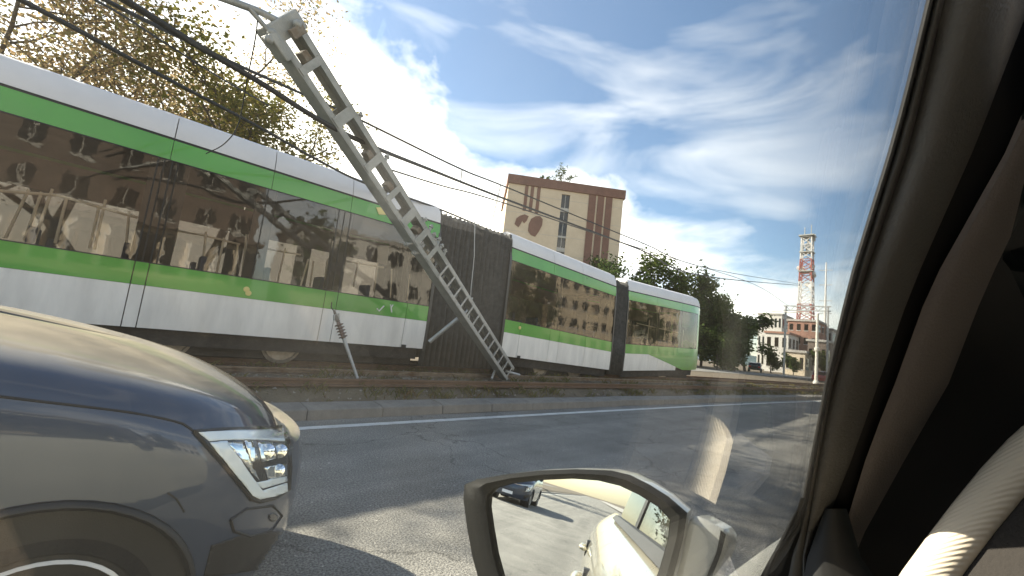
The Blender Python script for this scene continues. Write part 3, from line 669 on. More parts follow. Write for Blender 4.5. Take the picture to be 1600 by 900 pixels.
for i, (px, py, X, l) in enumerate(((1122, 532, 50, 'dark bush directly behind the tram nose'), (1150, 536, 56, 'wide dark bush under the trees right of the tram nose'), (1070, 520, 48, 'dark bush standing behind the front car of the tram'))):
    p = at_x(px, py, X); tree(l, (X, p.y, .2), max(3.2, p.z), 1.3, 'leaf_dark', 3000, .2, 140+i, .1, .03, 3.0, 'bushes under the dark trees', name='bush')
# ================================================================== STRIPED BUILDING
k_ = 1.45
pL = C0+ray(797, 272)*( (17.35-EYE)*k_/ray(797, 272).z); pR = C0+ray(975, 298)*((17.35-EYE)*k_/ray(975, 298).z)
HB = pL.z; ex = (pR-pL); ex.z = 0; BW = ex.length; ex.normalize(); ey = Vector((-ex.y, ex.x, 0)); 
if ey.dot(pL-C0) < 0: ey = -ey                  # ey points away from the camera: depth of the building
bo = Vector((pL.x, pL.y, 0)); bld = thing('striped_building', bo, 'cream tower building with brown vertical stripes and a brown roof edge', 'building')
def bp(u, z, d=0): return bo+ex*u+ey*d+Vector((0, 0, z))
def fpx(x, y): p = at_plane(x, y, bo, ey); q = p-bo; return q.dot(ex), p.z
def fbox(u0, u1, z0, z1, d0, d1): b = MB(); b.obox(bp((u0+u1)/2, (z0+z1)/2, (d0+d1)/2), ex*((u1-u0)/2), ey*(abs(d1-d0)/2), Vector((0, 0, (z1-z0)/2))); return b
wu0 = fpx(877, 320)[0]; wu1 = fpx(889, 320)[0]
u_a, u_b = wu0-.05, wu1+.05
fbox(0, u_a, 0, HB-.02, 0, 14).build('wall', 'bld_cream', bld); fbox(u_b, BW, 0, HB-.02, 0, 14).build('wall', 'bld_cream', bld)
fbox(u_a, u_b, 0, HB-.02, .35, 14).build('wall', 'bld_cream', bld)
zt = [fpx(885, 304)[1], fpx(882, 325)[1], fpx(880, 331)[1], fpx(878, 345)[1], fpx(876, 347)[1], fpx(874, 368)[1], fpx(873, 371)[1], fpx(871, 386)[1]]
fbox(u_a, u_b, zt[0], HB-.03, .0, .36).build('wall_infill', 'bld_cream', bld)
fbox(u_a, u_b, zt[2], zt[1], .03, .36).build('wall_infill', 'concrete', bld); fbox(u_a, u_b, zt[4], zt[3], .03, .36).build('wall_infill', 'concrete', bld); fbox(u_a, u_b, zt[6], zt[5], .03, .36).build('wall_infill', 'concrete', bld)
zz_ = zt+[zt[7]-.6, zt[7]-3.2, zt[7]-3.8, zt[7]-6.6]
for i in range(0, len(zz_), 2):
    w = fbox(u_a, u_b, zz_[i+1], zz_[i], .20, .24).build('window', 'bld_glass' if i else 'bld_dark', bld)
    fbox((u_a+u_b)/2-.04, (u_a+u_b)/2+.04, zz_[i+1], zz_[i], .15, .20).build('frame', 'concrete', w)
for i in range(8, len(zz_)-1, 2): fbox(u_a, u_b, zz_[i], zz_[i-1], .03, .36).build('wall_infill', 'concrete', bld)
for i in range(1, 9):
    zj = HB*i/9
    fbox(.02, u_a-.02, zj-.02, zj+.02, -.012, .02).build('panel_joint', 'concrete', bld); fbox(u_b+.02, BW-.02, zj-.02, zj+.02, -.012, .02).build('panel_joint', 'concrete', bld)
czl = fpx(797, 286)[1]
fbox(-.25, BW+.25, czl, HB, -.25, 14.2).build('roof_edge', 'bld_brown', bld, bevel=.03)
for xa, xb, ya, yb in ((817, 822, 288, 329), (826, 831, 289, 331), (836, 841, 291, 333)):
    fbox(fpx(xa+2, (ya+yb)/2)[0], fpx(xb+2, (ya+yb)/2)[0], fpx(xa, yb)[1], czl-.002, -.10, .0).build('stripe', 'bld_brown', bld)
for xa, xb in ((917, 928), (931, 941), (944, 954)):
    fbox(fpx(xa, 345)[0], fpx(xb, 345)[0], .5, czl-.002, -.12, .0).build('stripe', 'bld_brown', bld)
def fpoly(name, pts): # painted relief motif on the wall
    q = [fpx(*p) for p in pts]; MB().slab([bp(u, z, -.08) for u, z in q], ey*.08).build(name, 'bld_brown', bld)
fpoly('motif', [(804, 350), (807, 341), (813, 337), (820, 335), (826, 338), (823, 345), (819, 349), (816, 345), (813, 351), (810, 355)])
fpoly('motif', [(825, 361), (826, 350), (830, 342), (837, 338), (844, 338), (848, 343), (847, 352), (842, 362), (836, 370), (829, 367)])
for i, (x, y, h) in enumerate(((845, 277, 1.0), (858, 279, 1.3), (872, 280, 2.3), (882, 282, 2.9), (887, 283, 2.0))):
    p = at_plane(x, y, bo+ey*1.5, ey); p.z = HB-.1
    tree(('tiny sapling leftmost on the striped building roof', 'small sapling second from left on the striped building roof', 'leafy shrub in the middle of the striped building roof', 'tallest shrub growing on the striped building roof', 'rightmost shrub on the striped building roof')[i], p, h, 1.0, 'leaf_mid', 160, .12, 70+i, .03, .2, 1.4, 'plants on the roof of the striped building', name='rooftop_shrub')
#@@FAR
# ================================================================== FAR RIGHT: TOWER, PORTAL, BUILDINGS, CARS
X_T = 190.; pt_ = at_x(1262, 365, X_T); TH = pt_.z; tw = thing('lattice_tower', (X_T, pt_.y, 0), 'red and white lattice telecom tower on the skyline', 'tower')
base_w = 2.7
def tw_w(z): return lerp(base_w, 1.6, min(1, z/TH))
nseg = 18
for i in range(nseg):
    z0, z1 = TH*.97*i/nseg, TH*.97*(i+1)/nseg; w0, w1 = tw_w(z0), tw_w(z1); b = MB()
    A = [Vector((X_T+sx*w0, pt_.y+sy*w0, z0)) for sx, sy in ((-1, -1), (1, -1), (1, 1), (-1, 1))]; B = [Vector((X_T+sx*w1, pt_.y+sy*w1, z1)) for sx, sy in ((-1, -1), (1, -1), (1, 1), (-1, 1))]
    for j in range(4):
        b.bar(A[j], B[j], .36, .36); b.bar(A[j], B[(j+1) % 4], .2, .2); b.bar(A[(j+1) % 4], B[j], .2, .2); b.bar(B[j], B[(j+1) % 4], .2, .2)
    b.build('lattice_segment', 'tower_white' if (i//3) % 2 else 'tower_red', tw)
for z, s in ((TH*.98, 2.5), (TH*.86, 2.2), (TH*.72, 2.4)):
    MB().box((X_T-s, pt_.y-s, z-.2), (X_T+s, pt_.y+s, z+.2)).build('platform', 'galv', tw)
for i in range(16):
    a = rnd(0, 6.28); z = TH*random.choice((.62, .70, .76, .83, .9, .97))+rnd(-.8, .8); c = Vector((X_T+math.cos(a)*2.3, pt_.y+math.sin(a)*2.3, z))
    if i % 2: MB().lathe(c, (-1, -.2*math.sin(a), 0), [(.9, 0), (1.0, .4), (.9, .75), (.3, .8)], 12).build('dish_antenna', 'tower_white', tw, smooth=50)
    else: MB().box(c-Vector((.25, .35, 1.4)), c+Vector((.25, .35, 1.4))).build('panel_antenna', 'galv_light', tw)
for dx in (-1.5, 1.2): MB().tube([(X_T+dx, pt_.y+dx, TH*.97), (X_T+dx, pt_.y+dx, TH+3.0)], .14, 6).build('antenna_rod', 'galv', tw)
# slimmer mast beside it
p2 = at_x(1291, 410, 150); o = thing('antenna_mast', (150, p2.y, 0), 'slim pale antenna mast right of the red and white tower', 'mast')
MB().tube([(150, p2.y, 0), (150, p2.y, p2.z)], [.45, .16], 8).build('pole', 'tower_white', o)
for f in (.93, .8, .66, .55): MB().bar((150, p2.y-1.6, p2.z*f), (150, p2.y+1.6, p2.z*f), .2, .2).build('cross_arm', 'galv_light', o)
# white pole in the verge
pb = at_z(1275, 600, .30); pl = thing('tram_pole', pb, 'white painted tram pole standing in the verge at the far bend', 'pole')
ph_ = at_x(1285, 490, pb.x).z
MB().tube([pb, (pb.x, pb.y, 1.0), (pb.x, pb.y, ph_)], [.16, .13, .10], 10).build('shaft', 'pole_white', pl, smooth=60)
MB().lathe((pb.x, pb.y, .28), (0, 0, 1), [(.26, 0), (.26, .12), (.18, .3), (.13, .35)], 12).build('base', 'pole_white', pl, smooth=40)
cz = at_x(1280, 546, pb.x).z; MB().lathe((pb.x, pb.y, cz-.18), (0, 0, 1), [(.13, 0), (.2, .05), (.2, .3), (.13, .36)], 12).build('collar', 'pole_white', pl, smooth=40)
MB().tube([(pb.x, pb.y, ph_-.3), (pb.x-.1, pb.y+1.2, ph_+.05), (pb.x-.2, pb.y+3.6, ph_+.05)], .05, 6).build('cross_arm', 'pole_white', pl)
# portal across the tracks
XP = 66.; a1 = at_x(1228, 478, XP); a2 = at_x(1294, 487, XP); por = thing('line_portal', (XP, a1.y, .3), 'grey steel portal frame spanning the tracks before the far houses', 'portal')
for p in (a1, a2):
    for d in (-.18, .18): MB().bar((XP+d, p.y, .2), (XP+d, p.y, a1.z), .14, .14).build('post', 'galv_light', por)
for z in (a1.z, a1.z-.6): MB().bar((XP, a1.y+.3, z), (XP, a2.y-.3, z), .14, .14).build('beam', 'galv_light', por)
nn = 9
for i in range(nn):
    ya, yb = lerp(a1.y, a2.y, i/nn), lerp(a1.y, a2.y, (i+1)/nn); MB().bar((XP, ya, a1.z-.6*(i % 2)), (XP, yb, a1.z-.6*((i+1) % 2)), .07, .07).build('lacing', 'galv_light', por)
# box buildings with separate windows
def block(name, label, x0, x1, y0, y1, h, wall, floors, colsx, colsy, faces, roof='concrete', z0=0.0, cat='building', group=None, balc=False, wm='bld_glass', parapet=.5):
    t = thing(name, ((x0+x1)/2, (y0+y1)/2, z0), label, cat, group)
    MB().box((x0, y0, z0), (x1, y1, z0+h)).build('wall', wall, t)
    MB().box((x0-.3, y0-.3, z0+h), (x1+.3, y1+.3, z0+h+parapet)).build('roof', roof, t)
    fh = h/floors; wp = None
    for face in faces:
        n = colsx if face in '+y-y' else colsy
        for f in range(floors):
            for i in range(n):
                z = z0+fh*f+fh*.32; u = (i+.5)/n
                if face in ('+y', '-y'):
                    yy = y1 if face == '+y' else y0; s = 1 if face == '+y' else -1; w = (x1-x0)/n*.5; c = lerp(x0, x1, u)
                    o = MB().box((c-w/2, yy-s*.05, z), (c+w/2, yy+s*.03, z+fh*.48)).build('window', wm, t)
                    fr = MB().box((c-w/2-.1, yy-s*.05, z-.14), (c+w/2+.1, yy+s*.09, z-.002)); fr.box((c-.04, yy-s*.04, z), (c+.04, yy+s*.05, z+fh*.48)); fr.build('frame', 'facade_white', o)
                else:
                    xx = x1 if face == '+x' else x0; s = 1 if face == '+x' else -1; w = (y1-y0)/n*.5; c = lerp(y0, y1, u)
                    o = MB().box((xx-s*.05, c-w/2, z), (xx+s*.03, c+w/2, z+fh*.48)).build('window', wm, t)
                    MB().box((xx-s*.05, c-w/2-.1, z-.14), (xx+s*.09, c+w/2+.1, z-.002)).build('frame', 'facade_white', o)
            if balc and f and face == '+y':
                for i in range(0, n, 3):
                    c = lerp(x0, x1, (i+.5)/n); w = (x1-x0)/n*.95
                    b = MB().box((c-w/2, y1+.02, z0+fh*f-.1), (c+w/2, y1+1.1, z0+fh*f+.08)); b.box((c-w/2, y1+1.02, z0+fh*f+.08), (c+w/2, y1+1.1, z0+fh*f+1.0)); b.build('balcony', 'facade_white', t)
    return t
def fb(xa, xb, ytop, X, dx, name, label, wall, floors, cy_, cx_, roof='concrete'):
    pa, pb2 = at_x(xa, ytop, X), at_x(xb, ytop, X); block(name, label, X, X+dx, min(pa.y, pb2.y), max(pa.y, pb2.y), max(pa.z, pb2.z), wall, floors, cx_, cy_, ('-x', '-y'), roof, group='far houses beyond the bend')
fb(1231, 1278, 503, 130, 12, 'far_building', 'terracotta coloured house behind the steel portal', 'terracotta', 4, 4, 3)
fb(1185, 1222, 492, 170, 14, 'far_building', 'long white hall roof between the dark trees and the portal', 'facade_white', 3, 6, 3)
fb(1196, 1232, 522, 120, 10, 'far_building', 'low white house right of the dark trees', 'facade_white', 2, 3, 3, 'terracotta')
fb(1226, 1258, 552, 100, 8, 'far_building', 'small cream kiosk house at the foot of the portal', 'facade_warm', 1, 3, 2)
fb(1286, 1300, 516, 140, 12, 'far_building', 'narrow white house just left of the window pillar', 'facade_white', 3, 2, 2)
fb(1262, 1292, 535, 112, 8, 'far_building', 'low brown shed behind the white tram pole', 'facade_brown', 1, 3, 2)
for i, (x, y, X, h, l) in enumerate(((1205, 565, 84, 4.2, 'low dark bush in front of the far white house'), (1240, 575, 92, 3.6, 'small bush under the steel portal'), (1292, 560, 104, 5.0, 'olive bush beside the window pillar'))):
    p = at_x(x, y, X); tree(l, (X, p.y, .1), h, 1.1, 'leaf_dark' if i < 2 else 'leaf_mid', 1200, .22, 90+i, .1, .1, 2.2, 'bushes at the far bend', name='bush')

# ---- a plain car for the distance and for the mirror
def small_car(loc, rz, paint, label, group=None):
    t = thing('parked_car', loc, label, 'car', group); 
    prof = [(-2.1, .35), (-2.15, .75), (-2.0, .98), (-1.75, 1.02), (-1.35, 1.42), (-.4, 1.5), (.35, 1.42), (1.0, 1.0), (1.75, .88), (2.1, .70), (2.12, .35)]
    b = MB(); rings = []
    for s, k in ((-.86, .96), (-.80, 1), (.80, 1), (.86, .96)):
        rings.append([Vector((x*k, s*(1-.12*max(0, (z-.95)/.5)), lerp(.7, z, k))) for x, z in prof])
    b.loft(rings, True, True); parts = [b.build('body', paint, t, smooth=35)]
    for s in (-1, 1):
        g_ = MB().add([(-1.6, s*.872, 1.02), (.85, s*.872, 1.02), (.3, s*.80, 1.38), (-1.25, s*.80, 1.4)], [(0, 1, 2, 3)]); parts.append(g_.build('side_glass', 'car_glass', t, solid=.01))
    parts.append(MB().add([(-2.02, -.7, 1.03), (-2.02, .7, 1.03), (-1.42, .62, 1.42), (-1.42, -.62, 1.42)], [(0, 1, 2, 3)]).build('rear_glass', 'car_glass', t))
    parts.append(MB().add([(1.04, -.7, 1.02), (1.04, .7, 1.02), (.42, .62, 1.42), (.42, -.62, 1.42)], [(0, 1, 2, 3)]).build('windscreen', 'car_glass', t))
    for sx in (-1.3, 1.3):
        for s in (-1, 1): parts.append(MB().lathe((sx, s*.72, .32), (0, s, 0), [(.05, 0), (.32, 0), (.32, .18), (.22, .19), (.2, .15), (.03, .15)], 16).build('wheel', 'tyre', t, smooth=40))
    for s in (-1, 1):
        parts.append(MB().box((-2.17, s*.62-.16, .74), (-2.06, s*.62+.16, .92)).build('tail_lamp', 'red_lamp', t)); parts.append(MB().box((2.0, s*.62-.18, .66), (2.13, s*.62+.18, .8)).build('headlight', 'lamp_lens_white', t))
    for o in parts: o.matrix_parent_inverse = Matrix.Identity(4)
    t.rotation_euler = (0, 0, rz); return t
mat('car_black', (.02, .02, .022), .3, coat=1); mat('car_red', (.35, .03, .025), .3, coat=1); mat('car_silver', (.45, .45, .46), .3, metal=.6, coat=1)
c = at_z(1180, 580, .3); small_car((72, at_x(1180, 572, 72).y, .3), .25, 'car_black', 'dark car parked under the trees right of the tram nose')
small_car((64, at_x(1287, 590, 64).y, .05), 0, 'car_red', 'small red car at the far bend beside the window pillar')

# ---- the side of the street behind the viewer, seen in the tram windows and the mirror
block('apartment_block', 'cream apartment block mirrored in the windows of the middle tram car', 40, 84, -36, -24, 15, 'facade_warm', 5, 16, 4, ('+y',), balc=False)
sh = block('apartment_block', 'brown building over beige shops mirrored in the windows of the first tram car', -16, 7, -40, -27, 13.5, 'facade_brown', 4, 9, 3, ('+y',))
MB().box((-16.1, -27, 0), (7.1, -25.6, 6.8)).build('shop_front', 'facade_warm', sh)
for i in range(14):
    xx = -15.5+i*1.65; MB().box((xx, -25.6, 3.1), (xx+1.2, -25.55, 6.2)).build('shop_window', 'bld_glass', sh); MB().box((xx-.12, -25.6, 2.9), (xx, -25.48, 6.5)).build('mullion', 'tower_white', sh)
MB().box((-16.4, -27, 6.8), (7.4, -24.6, 7.15)).build('canopy', 'facade_brown', sh)
block('apartment_block', 'pale building mirrored in the rear windows of the first tram car', 11, 27, -38, -26, 10, 'facade_white', 3, 6, 3, ('+y',))
for i, (x, y, h, l) in enumerate(((30, -17, 9, 'street tree mirrored in the middle car windows'), (36, -19, 8, 'second street tree mirrored beside the cream block'), (9, -18, 7.5, 'street tree mirrored in the first car window'), (60, -18, 8, 'street tree mirrored in the front car windows'))):
    tree(l, (x, y, .1), h, 1.1, 'leaf_dark', 2600, .2, 120+i, .16, .25, 1.8, 'street trees behind the viewer')
for i, (x, y, h, l) in enumerate(((-46, 9, 8, 'roadside tree behind, seen only in the door mirror'), (-60, 4.5, 10, 'far roadside tree behind, seen only in the door mirror'), (-52, -9, 9, 'tree on the pavement behind, seen only in the door mirror'))):
    tree(l, (x, y+(6 if i == 1 else 0), .1), h, 1.1, 'leaf_dark', 2200, .22, 160+i, .16, .1, 1.9, 'trees behind the viewer')
small_car((20, -8.5, .12), .0, 'car_silver', 'silver car parked across the road mirrored in the tram')
#@@SUV
# ================================================================== DARK SUV AT THE LEFT
SX, SY = -.04, 2.575                              # front axle and centre line
suv = thing('suv', (SX, SY, 0), 'dark blue-grey SUV waiting in the next lane at the left', 'car', 'cars in traffic')
def drop(x): u = max(0, x+.6); return .115*u+.12*u*u
LV = [(.66, .78, .20, 0), (.78, .87, .23, 0), (.85, .912, .36, 0), (.865, .925, .52, 0), (.855, .93, .66, .05), (.83, .928, .80, .18), (.79, .922, .93, .52), (.74, .905, 1.07, 1), (.695, .865, 1.13, 1), (.65, .81, 1.165, 1), (.58, .72, 1.185, 1), (.50, .58, 1.20, 1), (.36, .34, 1.212, 1), (.2, .1, 1.216, 1)]
NF, NSD = 18, 26
def ringpt(lv, s, sgn):
    Xf, W, z, k = lv; Xf -= .06; Xc = .04; n = 2.45
    if s <= NF:
        a = s/NF*math.pi/2; x = Xc+(Xf-Xc)*max(0, math.cos(a))**(2/n); y = W*max(0, math.sin(a))**(2/n)
    else:
        t = (s-NF)/NSD; x = lerp(Xc, -3.55, t); y = W*(1-.10*max(0, (t-.8)/.2)**2)
    zz = z-k*drop(x)
    if x < -.6: zz = z-k*.02*0
    return Vector((SX+x, SY-sgn*y, max(zz, .18)))
rings = []
for lv in LV: rings.append([ringpt(lv, s, -1) for s in range(NF+NSD, 0, -1)]+[ringpt(lv, s, 1) for s in range(0, NF+NSD+1)])
sb = MB().loft(rings, False); 
me = bpy.data.meshes.new('suv_tmp'); n = len(rings[0])
sb.f.append(tuple((len(rings)-1)*n+i for i in range(n))); sb.f.append(tuple(range(n))); 
sb.f += [((j)*n, (j+1)*n, (j+1)*n+n-1, j*n+n-1) for j in range(len(rings)-1)]
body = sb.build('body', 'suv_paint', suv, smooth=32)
AXS = (-.035, -2.68); WR = .33
for ax in AXS:                                    # wheel arches
    cu = MB().lathe((SX+ax-.02, SY, .335), (0, 1, 0), [(.378, -1.2), (.378, 1.2)], 48).build('cutter', 'black_plastic')
    md = body.modifiers.new('arch', 'BOOLEAN'); md.object = cu; md.operation = 'DIFFERENCE'; md.solver = 'EXACT'
    dg = bpy.context.evaluated_depsgraph_get(); m2 = bpy.data.meshes.new_from_object(body.evaluated_get(dg)); body.modifiers.clear(); body.data = m2; bpy.data.objects.remove(cu)
m2.polygons.foreach_set('use_smooth', [True]*len(m2.polygons)); m2.set_sharp_from_angle(angle=R(32))
while len(m2.materials) > 1: m2.materials.pop()
bvh = BVHTree.FromPolygons([body.matrix_world @ v.co for v in m2.vertices], [tuple(p.vertices) for p in m2.polygons])
def hit(x, y, off=.003):
    d = ray(x, y).normalized(); h = bvh.ray_cast(C0, d)
    if h[0] is None: return None
    nrm = h[1] if h[1].dot(d) < 0 else -h[1]; return h[0]+nrm*off
def patch(name, m, poly, off, parent, step=5, th=.004, smooth=50):  # a panel that follows the bodywork
    P = [Vector((x, y, 0)) for x, y in poly]; xs = [p[0] for p in poly]; ys2 = [p[1] for p in poly]
    bm = bmesh.new(); vs = [bm.verts.new(p) for p in P]; bm.faces.new(vs)
    for ax, lo, hi in ((0, min(xs), max(xs)), (1, min(ys2), max(ys2))):
        v = lo+step
        while v < hi:
            co = [0, 0, 0]; co[ax] = v; no = [0, 0, 0]; no[ax] = 1
            bmesh.ops.bisect_plane(bm, geom=bm.verts[:]+bm.edges[:]+bm.faces[:], plane_co=co, plane_no=no); v += step
    dead = []; last = None
    for v in bm.verts:
        q = hit(v.co.x, v.co.y, off)
        if q is None: dead.append(v)
        else: v.co = q
    bmesh.ops.delete(bm, geom=dead, context='VERTS')
    bmesh.ops.recalc_face_normals(bm, faces=bm.faces)
    for f_ in bm.faces:
        if f_.normal.dot(f_.calc_center_median()-C0) > 0: f_.normal_flip()
    me = bpy.data.meshes.new(name); bm.to_mesh(me); bm.free(); me.materials.append(MAT[m]); me.polygons.foreach_set('use_smooth', [True]*len(me.polygons))
    o = bpy.data.objects.new(name, me); col.objects.link(o); adopt(o, parent)
    if th: md = o.modifiers.new('solidify', 'SOLIDIFY'); md.thickness = th; md.offset = -1
    return o
def seam(name, pts, r, parent, m='rubber', off=.0):
    P = [hit(x, y, off) for x, y in pts]; P = [p for p in P if p]
    if len(P) > 1: return MB().tube(P, r, 5).build(name, m, parent, smooth=60)
# headlamp
lamp_o = [(303, 674), (345, 671), (400, 669), (444, 667), (450, 690), (453, 730), (451, 765), (430, 778), (405, 784), (392, 780), (372, 755), (345, 722), (322, 697)]
hl = patch('headlight', 'lamp_black', lamp_o, .002, suv)
patch('chrome_blade', 'lamp_lens_white', [(308, 676), (345, 674), (443, 671), (444, 690), (400, 688), (352, 688), (326, 690)], .006, hl)
patch('chrome_blade', 'lamp_lens_white', [(326, 692), (352, 690), (372, 716), (392, 745), (408, 766), (446, 754), (447, 768), (428, 775), (404, 780), (393, 774), (372, 748), (346, 716)], .008, hl)
patch('chrome_blade', 'chrome', [(380, 690), (392, 690), (400, 716), (392, 724)], .007, hl)
patch('reflector', 'chrome', [(352, 692), (378, 692), (392, 722), (404, 750), (392, 738), (372, 712)], .004, hl)
patch('reflector', 'lamp_lens_white', [(398, 754), (446, 744), (447, 752), (409, 763)], .006, hl)
patch('reflector', 'chrome', [(402, 693), (424, 692), (430, 716), (408, 722)], .005, hl)
patch('reflector', 'chrome', [(412, 730), (446, 724), (447, 742), (418, 750)], .005, hl)
for (x, y, r) in ((415, 706, .028), (436, 706, .026), (433, 735, .024)):
    q = hit(x, y, .004); nn_ = (C0-q).normalized(); MB().lathe(q, nn_, [(r, -.01), (r, .006), (r*.8, .008), (r*.5, .012), (.002, .014)], 16).build('projector', 'chrome', hl, smooth=50)
patch('lens', 'clear_glass', lamp_o, .020, hl, th=0)
seam('lamp_gasket', lamp_o+[lamp_o[0]], .006, hl, 'rubber', .004)
# panel gaps and creases
seam('panel_gap', [(-30, 616), (60, 627), (120, 634), (200, 644), (255, 654), (285, 662), (303, 674)], .0045, suv)
seam('panel_gap', [(303, 674), (322, 697), (345, 722), (372, 755), (392, 782)], .004, suv)
seam('panel_gap', [(288, 800), (276, 780), (262, 770)], .003, suv)
# wheel arch lip, fog lamp ring, bumper details
def lip(ax, s):
    P = []
    for k in range(-2, 27):
        a = math.pi*(k/24); x = SX+ax-.02+.385*math.cos(a); z = .335+.385*math.sin(a)
        h = bvh.ray_cast(Vector((x, SY-s*1.6, z)), Vector((0, s, 0)))
        if h[0]: P.append(h[0]+Vector((0, -s*.004, 0)))
    return MB().tube(P, .013, 6).build('arch_lip', 'black_plastic', suv, smooth=60)
for ax in AXS:
    for s in (1, -1): lip(ax, s)
for i, pts in enumerate(([(360, 812), (385, 795), (425, 790), (440, 806), (425, 828), (390, 838), (365, 830)],)):
    seam('fog_lamp_ring', pts+[pts[0]], .005, suv, 'black_plastic', .002)
patch('bumper_insert', 'black_plastic', [(330, 852), (372, 838), (436, 830), (442, 850), (430, 885), (340, 900), (318, 900)], .003, suv, th=.003)
patch('parking_sensor', 'lamp_black', [(420, 804), (427, 801), (433, 806), (432, 813), (424, 815), (419, 810)], .004, suv, step=3)
# front grille and plate (face away from the viewer)
gr = MB()
for i in range(5): gr.box((SX+.68, SY-.30, .46+i*.05), (SX+.80-.008*i, SY+.30, .482+i*.05))
gr.build('grille', 'black_plastic', suv, bevel=.006)
MB().box((SX+.76, SY-.22, .32), (SX+.80, SY+.22, .43)).build('number_plate', 'lamp_lens_white', suv)
# inner arch liners, wheels
for ax in AXS:
    for s in (1, -1):
        MB().lathe((SX+ax-.02, SY-s*.52, .335), (0, -s, 0), [(.374, .0), (.374, .36)], 36).build('arch_liner', 'black_plastic', suv)
        y0 = SY-s*.66
        wh = MB().lathe((SX+ax, y0, WR), (0, -s, 0), [(.22, 0), (.31, .0), (WR, .03), (WR, .19), (.315, .215), (.245, .225), (.225, .21), (.225, .05)], 44).build('wheel', 'tyre', suv, smooth=35)
        rim = MB().lathe((SX+ax, y0, WR), (0, -s, 0), [(.225, .04), (.226, .222), (.218, .228), (.205, .20), (.195, .08)], 40)
        for k in range(10):
            a = k*math.pi/5+.16*(1 if k % 2 else -1); d = Vector((math.cos(a), 0, math.sin(a))); q = Vector((-d.z, 0, d.x))
            c0_, c1_ = Vector((SX+ax, y0-s*.185, WR))+d*.04, Vector((SX+ax, y0-s*.205, WR))+d*.208; rim.bar(c0_, c1_, .026, .03, q)
        rim.build('rim', 'alloy', wh, smooth=40); MB().lathe((SX+ax, y0, WR), (0, -s, 0), [(.055, .15), (.055, .205), (.03, .212)], 20).build('hub_cap', 'alloy', wh, smooth=40)
        MB().lathe((SX+ax, y0, WR), (0, -s, 0), [(.16, .06), (.16, .09), (.03, .09)], 24).build('brake_disc', 'wheel_steel', wh, smooth=40)
# cabin
cab = [(-.55, .0, .02), (-.75, .25, .10), (-1.15, .45, .2), (-1.6, .50, .24), (-2.4, .50, .24), (-3.0, .44, .2), (-3.35, .25, .1), (-3.5, .0, .02)]
rg = []
for x, dz, ins_ in cab:
    zb = 1.16; W0 = .86; W1 = .86-ins_; rg.append([(SX+x, SY-W0, zb-.1), (SX+x, SY-W0, zb), (SX+x, SY-W1+.03, zb+dz*.93), (SX+x, SY-W1*.6, zb+dz+.012), (SX+x, SY+W1*.6, zb+dz+.012), (SX+x, SY+W1-.03, zb+dz*.93), (SX+x, SY+W0, zb), (SX+x, SY+W0, zb-.1)])
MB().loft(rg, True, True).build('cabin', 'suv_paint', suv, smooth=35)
for s in (1, -1):
    for xa, xb in ((-1.0, -1.95), (-2.02, -2.95)):
        def cp(x, f):
            for (x0, d0, i0), (x1, d1, i1) in zip(cab[:-1], cab[1:]):
                if x1 <= x <= x0: t = (x-x0)/(x1-x0); dz, ii = lerp(d0, d1, t), lerp(i0, i1, t)
            return Vector((SX+x, SY-s*(lerp(.86, .86-ii-.03, f)+.008), 1.16+dz*.93*f))
        MB().add([cp(xa, .08), cp(xb, .08), cp(xb, .9), cp(xa-.05, .9)], [(0, 1, 2, 3)]).build('side_window', 'lamp_black', suv, solid=.006)
    dm = MB().lathe((SX-.98, SY-s*1.03, 1.18), (1, 0, 0), [(.04, -.06), (.10, -.02), (.10, .05), (.05, .10)], 14).build('door_mirror', 'suv_paint', suv, smooth=50)
    MB().bar((SX-.98, SY-s*.85, 1.13), (SX-.98, SY-s*1.0, 1.16), .05, .04).build('mirror_arm', 'black_plastic', dm)
    for xx in (-1.75, -2.75): MB().bar((SX+xx-.1, SY-s*.945, .98), (SX+xx+.1, SY-s*.945, .98), .03, .035).build('door_handle', 'suv_paint', suv, bevel=.01)
    MB().box((SX-3.6, SY-s*.75-.1, .85), (SX-3.5, SY-s*.75+.1, 1.05)).build('tail_lamp', 'red_lamp', suv, bevel=.02)
MB().add([(SX-.60, SY-.72, 1.2), (SX-.60, SY+.72, 1.2), (SX-1.17, SY+.58, 1.63), (SX-1.17, SY-.58, 1.63)], [(0, 1, 2, 3)]).build('windscreen', 'lamp_black', suv, solid=.006)
beh = copy_tree(suv, (-18.0, 3.6, 0)); beh['label'] = 'dark car following behind, seen only in the door mirror'
#@@OWN
# ================================================================== THE WHITE CAR THE VIEWER SITS IN
own = thing('white_car', (-.4, -.65, 0), 'white hatchback seen from inside, with dark window pillar and left door mirror', 'car')
def gy(z): return .13-.26*(z-1.1)                 # the leaning plane of the side windows
gP, gN = Vector((0, gy(1.1), 1.1)), Vector((0, 1, .26)).normalized()
def onglass(x, y): return at_plane(x, y, gP, gN)
